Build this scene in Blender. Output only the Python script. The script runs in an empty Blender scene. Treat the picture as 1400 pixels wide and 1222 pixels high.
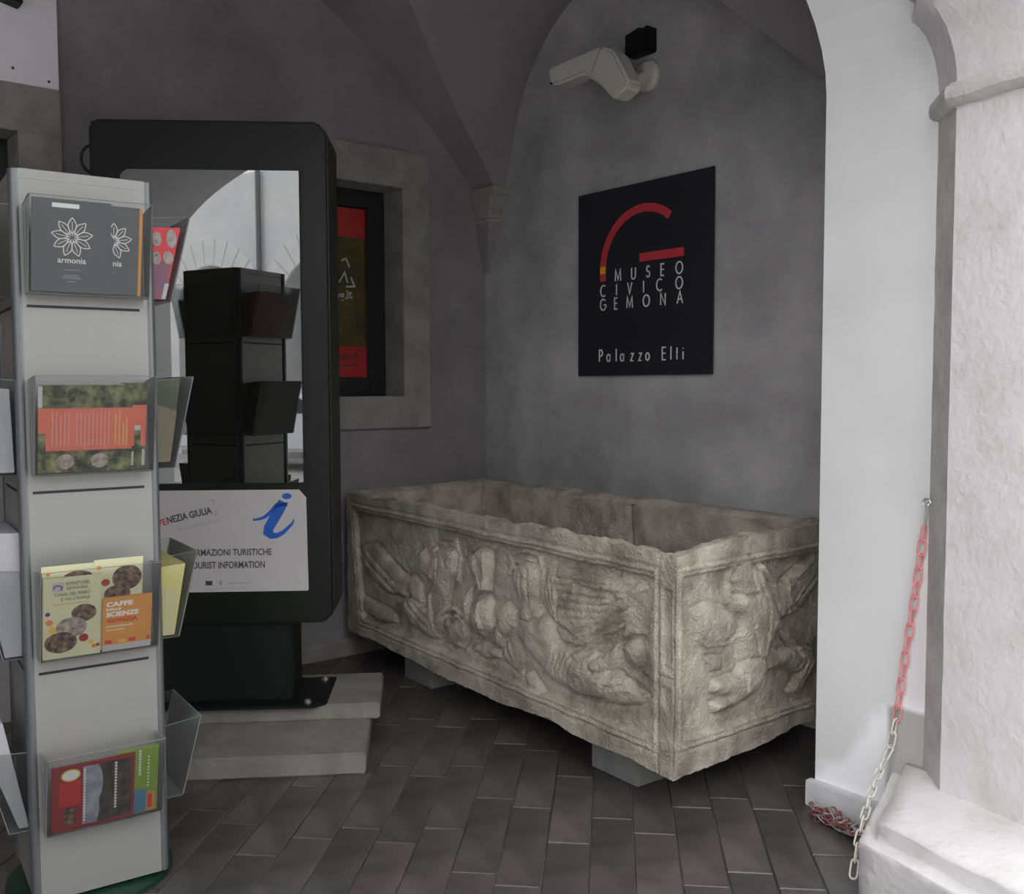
import bpy, bmesh, math, random
import numpy as np
from mathutils import Vector, Matrix, Euler

# ------------------------------------------------------------------ camera, world, exposure
scn = bpy.context.scene
COL = scn.collection
R = math.radians
cam_d = bpy.data.cameras.new('camera'); cam_o = bpy.data.objects.new('camera', cam_d); COL.objects.link(cam_o)
cam_d.sensor_fit = 'HORIZONTAL'; cam_d.sensor_width = 36.0; cam_d.lens = 36.0 * 1330.17 / 1400.0
cam_d.clip_start = 0.05; cam_d.clip_end = 200
r_ = Vector((0.6305175, 0.7761699, -0.0028093)); dn = Vector((0.0460364, -0.04101, -0.9980976)); fw = Vector((-0.7748086, 0.6291887, -0.0615896))
m = Matrix((r_, -dn, -fw)).transposed().to_4x4(); m.translation = Vector((4.5204, -3.4762, 1.42))
cam_o.matrix_world = m
scn.camera = cam_o

world = bpy.data.worlds.new('overcast_sky'); scn.world = world; world.use_nodes = True
wn = world.node_tree.nodes; bg = wn['Background']
bg.inputs['Color'].default_value = (0.985, 0.985, 0.995, 1); bg.inputs['Strength'].default_value = 3.0
scn.view_settings.view_transform = 'Standard'; scn.view_settings.look = 'None'
scn.view_settings.gamma = 1.0; scn.view_settings.use_curve_mapping = False
scn.view_settings.exposure = 0.3
scn.cycles.max_bounces = 10; scn.cycles.diffuse_bounces = 6; scn.cycles.glossy_bounces = 5
scn.cycles.transparent_max_bounces = 24; scn.cycles.transmission_bounces = 6
scn.cycles.sample_clamp_indirect = 6.0
scn.cycles.use_denoising = True

# ------------------------------------------------------------------ materials
def srgb(r, g, b):
    f = lambda c: (c / 12.92 if c <= 0.04045 else ((c + 0.055) / 1.055) ** 2.4)
    return (f(r / 255), f(g / 255), f(b / 255), 1)
def lin(r, g, b): return (r, g, b, 1)
MATS = {}
def mat(name, col, rough=0.6, metal=0.0, col2=None, scale=4.0, detail=6.0, bump=0.0, bscale=60.0, spec=0.5,
        contrast=(0.35, 0.65), distortion=0.0, stretch=None, rand=0.0, ior=None, coat=0.0, bdetail=5.0):
    if name in MATS: return MATS[name]
    mt = bpy.data.materials.new(name); mt.use_nodes = True; nt = mt.node_tree; n = nt.nodes; l = nt.links
    b = n['Principled BSDF']; b.inputs['Base Color'].default_value = col
    b.inputs['Roughness'].default_value = rough; b.inputs['Metallic'].default_value = metal
    b.inputs['Specular IOR Level'].default_value = spec
    if ior: b.inputs['IOR'].default_value = ior
    if coat: b.inputs['Coat Weight'].default_value = coat; b.inputs['Coat Roughness'].default_value = 0.03
    tc = n.new('ShaderNodeTexCoord'); src = tc.outputs['Object']
    if stretch:
        mp = n.new('ShaderNodeMapping'); mp.inputs['Scale'].default_value = stretch
        l.new(src, mp.inputs['Vector']); src = mp.outputs['Vector']
    out = None
    if col2 is not None:
        no = n.new('ShaderNodeTexNoise'); no.inputs['Scale'].default_value = scale; no.inputs['Detail'].default_value = detail
        no.inputs['Distortion'].default_value = distortion; no.inputs['Roughness'].default_value = 0.6
        l.new(src, no.inputs['Vector'])
        rp = n.new('ShaderNodeValToRGB'); rp.color_ramp.elements[0].position = contrast[0]; rp.color_ramp.elements[1].position = contrast[1]
        rp.color_ramp.elements[0].color = col; rp.color_ramp.elements[1].color = col2
        l.new(no.outputs['Fac'], rp.inputs['Fac']); out = rp.outputs['Color']
    if rand:
        oi = n.new('ShaderNodeObjectInfo'); mr = n.new('ShaderNodeMapRange'); mr.inputs['To Min'].default_value = 1 - rand; mr.inputs['To Max'].default_value = 1 + rand
        l.new(oi.outputs['Random'], mr.inputs['Value'])
        mx = n.new('ShaderNodeMix'); mx.data_type = 'RGBA'; mx.blend_type = 'MULTIPLY'; mx.inputs[0].default_value = 1.0
        if out: l.new(out, mx.inputs[6])
        else: mx.inputs[6].default_value = col
        l.new(mr.outputs['Result'], mx.inputs[7]); out = mx.outputs[2]
    if out: l.new(out, b.inputs['Base Color'])
    if bump:
        nb = n.new('ShaderNodeTexNoise'); nb.inputs['Scale'].default_value = bscale; nb.inputs['Detail'].default_value = bdetail
        l.new(src, nb.inputs['Vector'])
        bp = n.new('ShaderNodeBump'); bp.inputs['Strength'].default_value = bump; bp.inputs['Distance'].default_value = 0.01
        l.new(nb.outputs['Fac'], bp.inputs['Height']); l.new(bp.outputs['Normal'], b.inputs['Normal'])
    MATS[name] = mt; return mt

M_PLG = mat('grey_plaster', lin(0.165, 0.157, 0.160), 0.92, col2=lin(0.27, 0.258, 0.263), scale=1.7, detail=7, distortion=0.0, bump=0.2, bscale=25, spec=0.15, contrast=(0.3, 0.72))
M_PLR = mat('lit_grey_plaster', lin(0.235, 0.229, 0.233), 0.92, col2=lin(0.52, 0.512, 0.522), scale=1.7, detail=8, bump=0.2, bscale=25, spec=0.15, contrast=(0.3, 0.72))  # mottled plaster, lightened in colour to stand in for stronger daylight on this wall
M_VLT = mat('vault_plaster', lin(0.205, 0.191, 0.198), 0.92, col2=lin(0.27, 0.254, 0.263), scale=1.6, detail=6, distortion=0.4, bump=0.2, bscale=30, spec=0.15, contrast=(0.3, 0.72))
M_SUR = mat('window_surround_stone', lin(0.21, 0.195, 0.178), 0.9, col2=lin(0.29, 0.27, 0.25), scale=7, bump=0.2, bscale=90, spec=0.2)
M_STO = mat('pale_limestone', lin(0.57, 0.55, 0.545), 0.85, col2=lin(0.67, 0.655, 0.66), scale=6, detail=11, distortion=0.15, bump=0.45, bscale=40, spec=0.25, contrast=(0.28, 0.55), bdetail=9)
M_STG = mat('grey_limestone', lin(0.46, 0.45, 0.44), 0.9, col2=lin(0.60, 0.585, 0.575), scale=9, detail=8, bump=0.5, bscale=50, spec=0.2)
M_SAR = mat('aged_marble', lin(0.27, 0.242, 0.20), 0.85, col2=lin(0.53, 0.49, 0.415), scale=7, detail=12, distortion=0.1, bump=1.0, bscale=110, spec=0.2, contrast=(0.34, 0.60), bdetail=8)
M_TIL = mat('floor_tile', lin(0.050, 0.044, 0.042), 0.36, col2=lin(0.105, 0.094, 0.088), scale=5, detail=7, distortion=0.6, bump=0.15, bscale=40, spec=0.6, rand=0.2)
M_MOR = mat('mortar', lin(0.025, 0.024, 0.024), 0.95, col2=lin(0.15, 0.14, 0.135), scale=2.2, bump=0.3, bscale=80)
M_CON = mat('concrete_block', lin(0.16, 0.16, 0.16), 0.9, col2=lin(0.21, 0.21, 0.205), scale=10, bump=0.3, bscale=120)
M_SKB = mat('pale_skirting', lin(0.50, 0.50, 0.515), 0.85, col2=lin(0.60, 0.60, 0.615), scale=9, bump=0.3, bscale=60)
M_CRB = mat('corbel_stone', lin(0.24, 0.235, 0.23), 0.9, col2=lin(0.30, 0.295, 0.285), scale=9)
M_SLB = mat('stone_slab', lin(0.14, 0.136, 0.124), 0.85, col2=lin(0.23, 0.222, 0.20), scale=4, detail=8, distortion=0.6, bump=0.3, bscale=60)
M_BLK = mat('black_powder_coat', lin(0.006, 0.008, 0.007), 0.5, spec=0.25, bump=0.06, bscale=500)
M_BLS = mat('black_gloss_frame', lin(0.007, 0.009, 0.007), 0.4, spec=0.25)
M_DRK = mat('dark_window_frame', lin(0.012, 0.012, 0.012), 0.5)
M_SIG = mat('sign_black_panel', lin(0.021, 0.022, 0.027), 0.42, spec=0.4)
M_RED = mat('sign_red', lin(0.55, 0.045, 0.06), 0.5)
M_YEL = mat('sign_yellow', lin(0.75, 0.42, 0.02), 0.5)
M_WHT = mat('white_lettering', lin(0.75, 0.74, 0.72), 0.6)
M_PAP = mat('white_paper', lin(0.46, 0.45, 0.445), 0.6, col2=lin(0.42, 0.41, 0.405), scale=3)
M_PAQ = mat('grey_white_paper', lin(0.34, 0.335, 0.35), 0.6, col2=lin(0.30, 0.295, 0.31), scale=6)
M_BRW = mat('white_board_paint', lin(0.74, 0.72, 0.75), 0.6)
M_CCT = mat('cream_camera_plastic', lin(0.56, 0.53, 0.49), 0.55)
M_ALU = mat('silver_painted_metal', lin(0.25, 0.25, 0.243), 0.42, metal=0.3, bump=0.03, bscale=400)
M_POST = mat('grey_aluminium_post', lin(0.15, 0.155, 0.16), 0.4, metal=0.6)
M_GRN = mat('dark_green_paint', lin(0.006, 0.028, 0.015), 0.45)
M_SLOT = mat('slot_black', lin(0.004, 0.005, 0.01), 0.6)
M_STEEL = mat('bolt_steel', lin(0.55, 0.55, 0.55), 0.35, metal=0.9)
M_RDC = mat('red_plastic', lin(0.82, 0.26, 0.27), 0.45)
M_WHC = mat('cream_plastic', lin(0.72, 0.70, 0.62), 0.45)
M_INK = mat('dark_ink', lin(0.05, 0.05, 0.06), 0.6)
M_GRY = mat('grey_ink', lin(0.30, 0.30, 0.31), 0.6)
M_BLU = mat('blue_ink', lin(0.005, 0.085, 0.42), 0.5)
M_RIN = mat('red_ink', lin(0.55, 0.05, 0.05), 0.5)
M_LEAF = mat('leaflet_charcoal', lin(0.095, 0.098, 0.105), 0.35, spec=0.6)
M_ORG = mat('leaflet_orange', lin(0.80, 0.32, 0.03), 0.5)
M_CRM = mat('leaflet_cream', lin(0.72, 0.71, 0.42), 0.5)
M_REDP = mat('leaflet_vermilion', lin(0.78, 0.115, 0.05), 0.5, col2=lin(0.80, 0.18, 0.10), scale=14)
M_FOL = mat('photo_foliage', lin(0.03, 0.035, 0.02), 0.45, col2=lin(0.36, 0.38, 0.13), scale=26, detail=5, contrast=(0.42, 0.72))
M_PHO = mat('photo_brown', lin(0.05, 0.03, 0.03), 0.45, col2=lin(0.42, 0.26, 0.15), scale=60, detail=4, contrast=(0.4, 0.72))
M_PHP = mat('photo_pale', lin(0.20, 0.15, 0.13), 0.45, col2=lin(0.62, 0.50, 0.42), scale=50, detail=4, contrast=(0.35, 0.65))
M_MAR = mat('leaflet_maroon', lin(0.36, 0.02, 0.025), 0.45)
M_LND = mat('photo_landscape', lin(0.035, 0.03, 0.025), 0.45, col2=lin(0.16, 0.14, 0.10), scale=40, detail=5, contrast=(0.4, 0.75))
M_SKY = mat('photo_cloud', lin(0.22, 0.24, 0.30), 0.45, col2=lin(0.50, 0.52, 0.58), scale=22)
M_LIM = mat('leaflet_green', lin(0.27, 0.42, 0.03), 0.5)
M_PBL = mat('print_blue', lin(0.06, 0.25, 0.45), 0.5)
M_DGR = mat('leaflet_dark_green', lin(0.02, 0.035, 0.02), 0.4, col2=lin(0.06, 0.08, 0.03), scale=20)
M_OLV = mat('leaflet_olive', lin(0.13, 0.11, 0.06), 0.5, col2=lin(0.18, 0.15, 0.07), scale=15)
M_YLW = mat('leaflet_yellow', lin(0.62, 0.55, 0.06), 0.5, col2=lin(0.68, 0.62, 0.22), scale=12)
M_PUR = mat('leaflet_purple', lin(0.20, 0.10, 0.17), 0.5, col2=lin(0.36, 0.06, 0.10), scale=9)
M_BAN = mat('banner_photo_olive', lin(0.05, 0.045, 0.02), 0.5, col2=lin(0.16, 0.115, 0.02), scale=5, detail=4)
M_BRED = mat('banner_red', lin(0.62, 0.025, 0.035), 0.5)
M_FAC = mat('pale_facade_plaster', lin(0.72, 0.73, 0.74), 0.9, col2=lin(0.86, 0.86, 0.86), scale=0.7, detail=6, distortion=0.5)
M_ASP = mat('street_paving', lin(0.46, 0.45, 0.44), 0.85, col2=lin(0.56, 0.55, 0.54), scale=1.5, bump=0.1, bscale=60)
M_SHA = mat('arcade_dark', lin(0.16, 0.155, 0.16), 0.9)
M_CARP = mat('white_car_paint', lin(0.8, 0.82, 0.85), 0.25, coat=0.6)
M_CARG = mat('car_window_glass', lin(0.01, 0.015, 0.02), 0.1)
M_TYR = mat('tyre_rubber', lin(0.015, 0.015, 0.015), 0.8)

def screen_mat():
    mt = bpy.data.materials.new('switched_off_screen'); mt.use_nodes = True; b = mt.node_tree.nodes['Principled BSDF']
    b.inputs['Base Color'].default_value = (0.006, 0.007, 0.006, 1); b.inputs['Roughness'].default_value = 0.015
    b.inputs['IOR'].default_value = 1.95; b.inputs['Coat Weight'].default_value = 1.0; b.inputs['Coat Roughness'].default_value = 0.01
    b.inputs['Coat IOR'].default_value = 1.8
    return mt
M_SCR = screen_mat()
def acrylic():
    mt = bpy.data.materials.new('clear_acrylic'); mt.use_nodes = True; nt = mt.node_tree; n = nt.nodes; n.clear()
    o = n.new('ShaderNodeOutputMaterial'); mx = n.new('ShaderNodeMixShader'); t = n.new('ShaderNodeBsdfTransparent'); g = n.new('ShaderNodeBsdfPrincipled')
    t.inputs['Color'].default_value = (0.955, 0.96, 0.96, 1); g.inputs['Base Color'].default_value = (0.45, 0.46, 0.46, 1); g.inputs['Roughness'].default_value = 0.12
    f = n.new('ShaderNodeFresnel'); f.inputs['IOR'].default_value = 1.3
    ad = n.new('ShaderNodeMath'); ad.operation = 'ADD'; ad.inputs[1].default_value = 0.0; ad.use_clamp = True
    nt.links.new(f.outputs[0], ad.inputs[0]); nt.links.new(ad.outputs[0], mx.inputs[0]); nt.links.new(t.outputs[0], mx.inputs[1]); nt.links.new(g.outputs[0], mx.inputs[2])
    nt.links.new(mx.outputs[0], o.inputs[0]); return mt
M_ACR = acrylic()
M_ACE = mat('acrylic_edge', lin(0.22, 0.23, 0.23), 0.3)
def glass_pane():
    mt = bpy.data.materials.new('window_glass'); mt.use_nodes = True; nt = mt.node_tree; n = nt.nodes; n.clear()
    o = n.new('ShaderNodeOutputMaterial'); mx = n.new('ShaderNodeMixShader'); t = n.new('ShaderNodeBsdfTransparent'); g = n.new('ShaderNodeBsdfGlossy'); g.inputs['Roughness'].default_value = 0.02
    t.inputs['Color'].default_value = (0.9, 0.92, 0.9, 1)
    f = n.new('ShaderNodeFresnel'); f.inputs['IOR'].default_value = 1.4
    nt.links.new(f.outputs[0], mx.inputs[0]); nt.links.new(t.outputs[0], mx.inputs[1]); nt.links.new(g.outputs[0], mx.inputs[2]); nt.links.new(mx.outputs[0], o.inputs[0]); return mt
M_GLS = glass_pane()

def pier_plaster():
    """white plaster with a whiter repaired patch near the floor and a bare grey stone spot, edges broken by noise"""
    mt = bpy.data.materials.new('white_pier_plaster'); mt.use_nodes = True; nt = mt.node_tree; n = nt.nodes; l = nt.links
    b = n['Principled BSDF']; b.inputs['Roughness'].default_value = 0.9; b.inputs['Specular IOR Level'].default_value = 0.15
    tc = n.new('ShaderNodeTexCoord'); sp = n.new('ShaderNodeSeparateXYZ'); l.new(tc.outputs['Object'], sp.inputs[0])
    no = n.new('ShaderNodeTexNoise'); no.inputs['Scale'].default_value = 2.2; no.inputs['Detail'].default_value = 6; l.new(tc.outputs['Object'], no.inputs['Vector'])
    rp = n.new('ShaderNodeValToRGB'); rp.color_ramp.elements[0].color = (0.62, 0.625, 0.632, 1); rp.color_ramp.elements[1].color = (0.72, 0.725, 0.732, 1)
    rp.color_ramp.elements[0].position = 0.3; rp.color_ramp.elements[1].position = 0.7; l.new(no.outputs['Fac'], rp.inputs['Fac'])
    n2 = n.new('ShaderNodeTexNoise'); n2.inputs['Scale'].default_value = 6; n2.inputs['Detail'].default_value = 8; l.new(tc.outputs['Object'], n2.inputs['Vector'])
    def math_(op, a, c, clamp=False):
        q = n.new('ShaderNodeMath'); q.operation = op; q.use_clamp = clamp
        for i, v in enumerate((a, c)):
            if isinstance(v, (int, float)): q.inputs[i].default_value = v
            else: l.new(v, q.inputs[i])
        return q.outputs[0]
    wob = math_('MULTIPLY', math_('SUBTRACT', n2.outputs['Fac'], 0.5), 0.22)
    # patch border height: low at the left, rising steeply towards x = 2.85
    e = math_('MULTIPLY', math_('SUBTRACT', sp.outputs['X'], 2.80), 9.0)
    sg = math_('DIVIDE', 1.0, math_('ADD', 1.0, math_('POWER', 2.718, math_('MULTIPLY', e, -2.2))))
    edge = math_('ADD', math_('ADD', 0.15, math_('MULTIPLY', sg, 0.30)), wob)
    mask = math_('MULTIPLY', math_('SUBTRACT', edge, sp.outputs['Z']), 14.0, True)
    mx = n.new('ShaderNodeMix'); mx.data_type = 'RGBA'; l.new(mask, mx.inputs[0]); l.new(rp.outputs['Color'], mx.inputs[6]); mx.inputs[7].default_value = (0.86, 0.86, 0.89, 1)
    g1 = math_('MULTIPLY', math_('ADD', math_('SUBTRACT', sp.outputs['X'], 2.915), math_('MULTIPLY', wob, 0.2)), 60, True)
    g2 = math_('MULTIPLY', math_('SUBTRACT', math_('ADD', 0.415, math_('MULTIPLY', wob, 0.15)), sp.outputs['Z']), 60, True)
    gm = math_('MULTIPLY', g1, g2)
    mx2 = n.new('ShaderNodeMix'); mx2.data_type = 'RGBA'; l.new(gm, mx2.inputs[0]); l.new(mx.outputs[2], mx2.inputs[6]); mx2.inputs[7].default_value = (0.42, 0.42, 0.40, 1)
    l.new(mx2.outputs[2], b.inputs['Base Color'])
    bp = n.new('ShaderNodeBump'); bp.inputs['Strength'].default_value = 0.25; bp.inputs['Distance'].default_value = 0.01
    l.new(n2.outputs['Fac'], bp.inputs['Height']); l.new(bp.outputs['Normal'], b.inputs['Normal'])
    return mt
M_PIE = pier_plaster()

# ------------------------------------------------------------------ mesh helpers
def link(name, me, m, parent=None, loc=None, rot=None):
    o = bpy.data.objects.new(name, me); COL.objects.link(o)
    if m is not None and not me.materials: me.materials.append(m)
    if parent is not None: o.parent = parent
    if loc is not None: o.location = loc
    if rot is not None: o.rotation_euler = rot
    return o
class MB:
    def __init__(s): s.bm = bmesh.new()
    def box(s, x0, x1, y0, y1, z0, z1, bev=0.0, seg=2):
        b = bmesh.new(); bmesh.ops.create_cube(b, size=1)
        for v in b.verts: v.co = Vector(((x0 + x1) / 2 + v.co.x * (x1 - x0), (y0 + y1) / 2 + v.co.y * (y1 - y0), (z0 + z1) / 2 + v.co.z * (z1 - z0)))
        if bev: bmesh.ops.bevel(b, geom=b.edges[:], offset=bev, segments=seg, affect='EDGES', clamp_overlap=True)
        s._add(b); return s
    def _add(s, b):
        me = bpy.data.meshes.new('t'); b.to_mesh(me); b.free(); s.bm.from_mesh(me); bpy.data.meshes.remove(me)
    def prism(s, pts, a0, a1, axis='y', bev=0.0, seg=2):
        """2D polygon extruded from a0 to a1. axis y: pts are (x,z); axis x: (y,z); axis z: (x,y)"""
        b = bmesh.new()
        f = {'y': lambda p, a: (p[0], a, p[1]), 'x': lambda p, a: (a, p[0], p[1]), 'z': lambda p, a: (p[0], p[1], a)}[axis]
        A = [b.verts.new(f(p, a0)) for p in pts]; B = [b.verts.new(f(p, a1)) for p in pts]
        b.faces.new(A); b.faces.new(B[::-1]); k = len(pts)
        for i in range(k): b.faces.new((A[i], B[i], B[(i + 1) % k], A[(i + 1) % k]))
        bmesh.ops.recalc_face_normals(b, faces=b.faces[:])
        if bev: bmesh.ops.bevel(b, geom=b.edges[:], offset=bev, segments=seg, affect='EDGES', clamp_overlap=True)
        s._add(b); return s
    def tube(s, pts, r, n=10, closed=False):
        pts = [Vector(p) for p in pts]; rings = []; k = len(pts)
        rr = r if isinstance(r, (list, tuple)) else [r] * k
        up = Vector((0, 0, 1))
        for i, p in enumerate(pts):
            if closed: t = (pts[(i + 1) % k] - pts[i - 1]).normalized()
            else: t = (pts[min(i + 1, k - 1)] - pts[max(i - 1, 0)]).normalized()
            u = up if abs(t.dot(up)) < 0.95 else Vector((1, 0, 0))
            if i and rings: u = s._lu
            a = (u - t * u.dot(t)).normalized(); c = t.cross(a); s._lu = a
            rings.append([s.bm.verts.new(p + (a * math.cos(2 * math.pi * j / n) + c * math.sin(2 * math.pi * j / n)) * rr[i]) for j in range(n)])
        m_ = k if closed else k - 1
        for i in range(m_):
            A, B = rings[i], rings[(i + 1) % k]
            for j in range(n): s.bm.faces.new((A[j], A[(j + 1) % n], B[(j + 1) % n], B[j]))
        if not closed:
            s.bm.faces.new(rings[0][::-1]); s.bm.faces.new(rings[-1])
        return s
    def lathe(s, prof, c=(0, 0, 0), n=32):
        rings = []
        for r, z in prof:
            rings.append([s.bm.verts.new((c[0] + max(r, 1e-4) * math.cos(2 * math.pi * j / n), c[1] + max(r, 1e-4) * math.sin(2 * math.pi * j / n), c[2] + z)) for j in range(n)])
        for A, B in zip(rings, rings[1:]):
            for j in range(n): s.bm.faces.new((A[j], A[(j + 1) % n], B[(j + 1) % n], B[j]))
        s.bm.faces.new(rings[0][::-1]); s.bm.faces.new(rings[-1]); return s
    def done(s, name, m, parent=None, loc=None, rot=None, smooth=False):
        me = bpy.data.meshes.new(name); bmesh.ops.recalc_face_normals(s.bm, faces=s.bm.faces[:]); s.bm.to_mesh(me); s.bm.free()
        if smooth:
            for p in me.polygons: p.use_smooth = True
            try: me.set_sharp_from_angle(angle=R(30))
            except Exception: pass
        return link(name, me, m, parent, loc, rot)
def grid_obj(name, P, m, parent=None, smooth=True, wrap=False):
    """P: (rows, cols, 3) array or list of such arrays -> one mesh"""
    Ps = P if isinstance(P, list) else [P]; V = []; F = []; off = 0
    for Q in Ps:
        a, b = Q.shape[:2]; V.append(Q.reshape(-1, 3)); idx = np.arange(a * b).reshape(a, b) + off
        F.append(np.stack([idx[:-1, :-1], idx[:-1, 1:], idx[1:, 1:], idx[1:, :-1]], -1).reshape(-1, 4)); off += a * b
    V = np.concatenate(V); F = np.concatenate(F)
    me = bpy.data.meshes.new(name); me.from_pydata(V.tolist(), [], F.tolist())
    if smooth:
        me.polygons.foreach_set('use_smooth', [True] * len(me.polygons))
    me.update(); return link(name, me, m, parent)
def thing(name, label, cat, loc=(0, 0, 0), rotz=0.0, group=None):
    o = bpy.data.objects.new(name, None); COL.objects.link(o); o.location = loc; o.rotation_euler = (0, 0, rotz)
    o['label'] = label; o['category'] = cat
    if group: o['group'] = group
    return o
def tag(o, label, cat, group=None):
    o['label'] = label; o['category'] = cat
    if group: o['group'] = group
    return o
def struct(o): o['kind'] = 'structure'; return o

# 3D value noise (numpy)
_rng = np.random.default_rng(5); _T = _rng.random((32, 32, 32))
def vnoise(P, sc):
    Q = P * sc + 100.0; i = np.floor(Q).astype(int); f = Q - i; f = f * f * (3 - 2 * f); i &= 31; j = (i + 1) & 31
    x0, y0, z0 = i[..., 0], i[..., 1], i[..., 2]; x1, y1, z1 = j[..., 0], j[..., 1], j[..., 2]; fx, fy, fz = f[..., 0], f[..., 1], f[..., 2]
    L = lambda a, b, t: a + (b - a) * t
    return L(L(L(_T[x0, y0, z0], _T[x1, y0, z0], fx), L(_T[x0, y1, z0], _T[x1, y1, z0], fx), fy),
             L(L(_T[x0, y0, z1], _T[x1, y0, z1], fx), L(_T[x0, y1, z1], _T[x1, y1, z1], fx), fy), fz) - 0.5
def fbm(P, sc, o=4):
    s = 0; a = 1.0
    for k in range(o): s = s + a * vnoise(P + 7.3 * k, sc); sc *= 2.03; a *= 0.5
    return s
def roughen(ob, amp, sc):
    me = ob.data; n = len(me.vertices); co = np.empty(n * 3); me.vertices.foreach_get('co', co); co = co.reshape(-1, 3)
    d = np.stack([fbm(co + k * 11.7, sc) for k in range(3)], -1) * amp
    me.vertices.foreach_set('co', (co + d).reshape(-1)); me.update()

# lettering ------------------------------------------------------------------
def text_obj(name, s, x0, x1, z0, z1, y, m, parent, bold=0.0, th=0.0006, shear=0.0, rot=0.0):
    cu = bpy.data.curves.new('txt', 'FONT'); cu.body = s; cu.size = 1; cu.extrude = 0.0; cu.offset = bold; cu.shear = shear; cu.resolution_u = 3
    o = bpy.data.objects.new('txt', cu); COL.objects.link(o); dg = bpy.context.evaluated_depsgraph_get(); dg.update()
    me = bpy.data.meshes.new_from_object(o.evaluated_get(dg)); bpy.data.objects.remove(o); bpy.data.curves.remove(cu)
    me.name = name; xs = [v.co.x for v in me.vertices]; ys = [v.co.y for v in me.vertices]
    ax, bx, ay, by = min(xs), max(xs), min(ys), max(ys); cr, sr = math.cos(rot), math.sin(rot)
    for v in me.vertices:
        u = (v.co.x - ax) / (bx - ax) * (x1 - x0); w = (v.co.y - ay) / (by - ay) * (z1 - z0)
        v.co = (x0 + u * cr - w * sr, y, z0 + u * sr + w * cr)
    me.materials.clear()
    return link(name, me, m, parent)
def ribbon(mb, pts, w, y0, y1, closed=False):
    """flat stroke of width w (or list) along 2D points, extruded y0..y1"""
    P = [Vector((p[0], p[1])) for p in pts]; k = len(P); ws = w if isinstance(w, (list, tuple)) else [w] * k
    Lf = []; Rt = []
    for i in range(k):
        a = P[i - 1] if (i or closed) else P[0]; c = P[(i + 1) % k] if (i < k - 1 or closed) else P[-1]
        d1 = (P[i] - a); d2 = (c - P[i]); d1 = d1.normalized() if d1.length > 1e-9 else d2.normalized(); d2 = d2.normalized() if d2.length > 1e-9 else d1
        t = (d1 + d2); t = t.normalized() if t.length > 1e-6 else d1; nn = Vector((-t.y, t.x)); s = max(0.45, nn.dot(Vector((-d1.y, d1.x))))
        Lf.append(P[i] + nn * ws[i] / 2 / s); Rt.append(P[i] - nn * ws[i] / 2 / s)
    bm = mb.bm
    for i in range(k if closed else k - 1):
        j = (i + 1) % k; q = [Lf[i], Lf[j], Rt[j], Rt[i]]
        A = [bm.verts.new((p.x, y0, p.y)) for p in q]; B = [bm.verts.new((p.x, y1, p.y)) for p in q]
        bm.faces.new(A); bm.faces.new(B)
        for e in range(4): bm.faces.new((A[e], A[(e + 1) % 4], B[(e + 1) % 4], B[e]))
def arc(cx, cz, rx, rz, a0, a1, n=16): return [(cx + rx * math.cos(R(a0 + (a1 - a0) * i / n)), cz + rz * math.sin(R(a0 + (a1 - a0) * i / n))) for i in range(n + 1)]
# thin geometric stroke alphabet: unit height, given half width
def glyph(c):
    A = arc
    G = {
     'M': (.85, [[(-.40, 0), (-.34, 1), (0, .12), (.34, 1), (.40, 0)]]), 'U': (.6, [[(-.27, 1), (-.27, .3)] + A(0, .28, .27, .28, 180, 360, 10) + [(.27, 1)]]),
     'S': (.5, [A(.02, .74, .2, .24, 35, 250, 10) + A(0, .27, .23, .25, 75, -160, 12)]), 'E': (.45, [[(.2, 1), (-.2, 1), (-.2, 0), (.2, 0)], [(-.2, .52), (.17, .52)]]),
     'O': (.9, [A(0, .5, .42, .5, 0, 360, 28)]), 'C': (.8, [A(.08, .5, .42, .5, 52, 308, 20)]), 'I': (.1, [[(0, 0), (0, 1)]]), 'V': (.6, [[(-.3, 1), (0, 0), (.3, 1)]]),
     'G': (.85, [A(.05, .5, .42, .5, 45, 300, 20) + [(.45, .25), (.45, .46), (.1, .46)]]), 'N': (.6, [[(-.3, 0), (-.3, 1), (.3, 0), (.3, 1)]]), 'A': (.7, [[(-.35, 0), (0, 1), (.35, 0)], [(-.22, .36), (.22, .36)]]),
     'P': (.4, [[(-.2, 0), (-.2, 1), (0, 1)] + A(0, .74, .2, .26, 90, -90, 8) + [(-.2, .48)]]), 'a': (.45, [A(0, .3, .2, .3, 0, 360, 18), [(.2, .6), (.2, 0)]]),
     'l': (.1, [[(0, 0), (0, 1.05)]]), 'z': (.35, [[(-.16, .6), (.16, .6), (-.16, 0), (.16, 0)]]), 'o': (.45, [A(0, .3, .21, .3, 0, 360, 18)]),
     't': (.2, [[(0, 0), (0, .95)], [(-.1, .6), (.1, .6)]]), 'i': (.1, [[(0, 0), (0, .6)], [(0, .82), (0, .9)]])}
    return G[c][1]
def write(mb, c, x, z, h, w, y0, y1, sx=1.0):
    for st in glyph(c):
        closed = (abs(st[0][0] - st[-1][0]) < 1e-6 and abs(st[0][1] - st[-1][1]) < 1e-6)
        pts = [(x + p[0] * h * sx, z + p[1] * h) for p in (st[:-1] if closed else st)]
        ribbon(mb, pts, w, y0, y1, closed)
def disc_pts(cx, cz, rx, rz, n=20): return [(cx + rx * math.cos(2 * math.pi * i / n), cz + rz * math.sin(2 * math.pi * i / n)) for i in range(n)]

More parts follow.
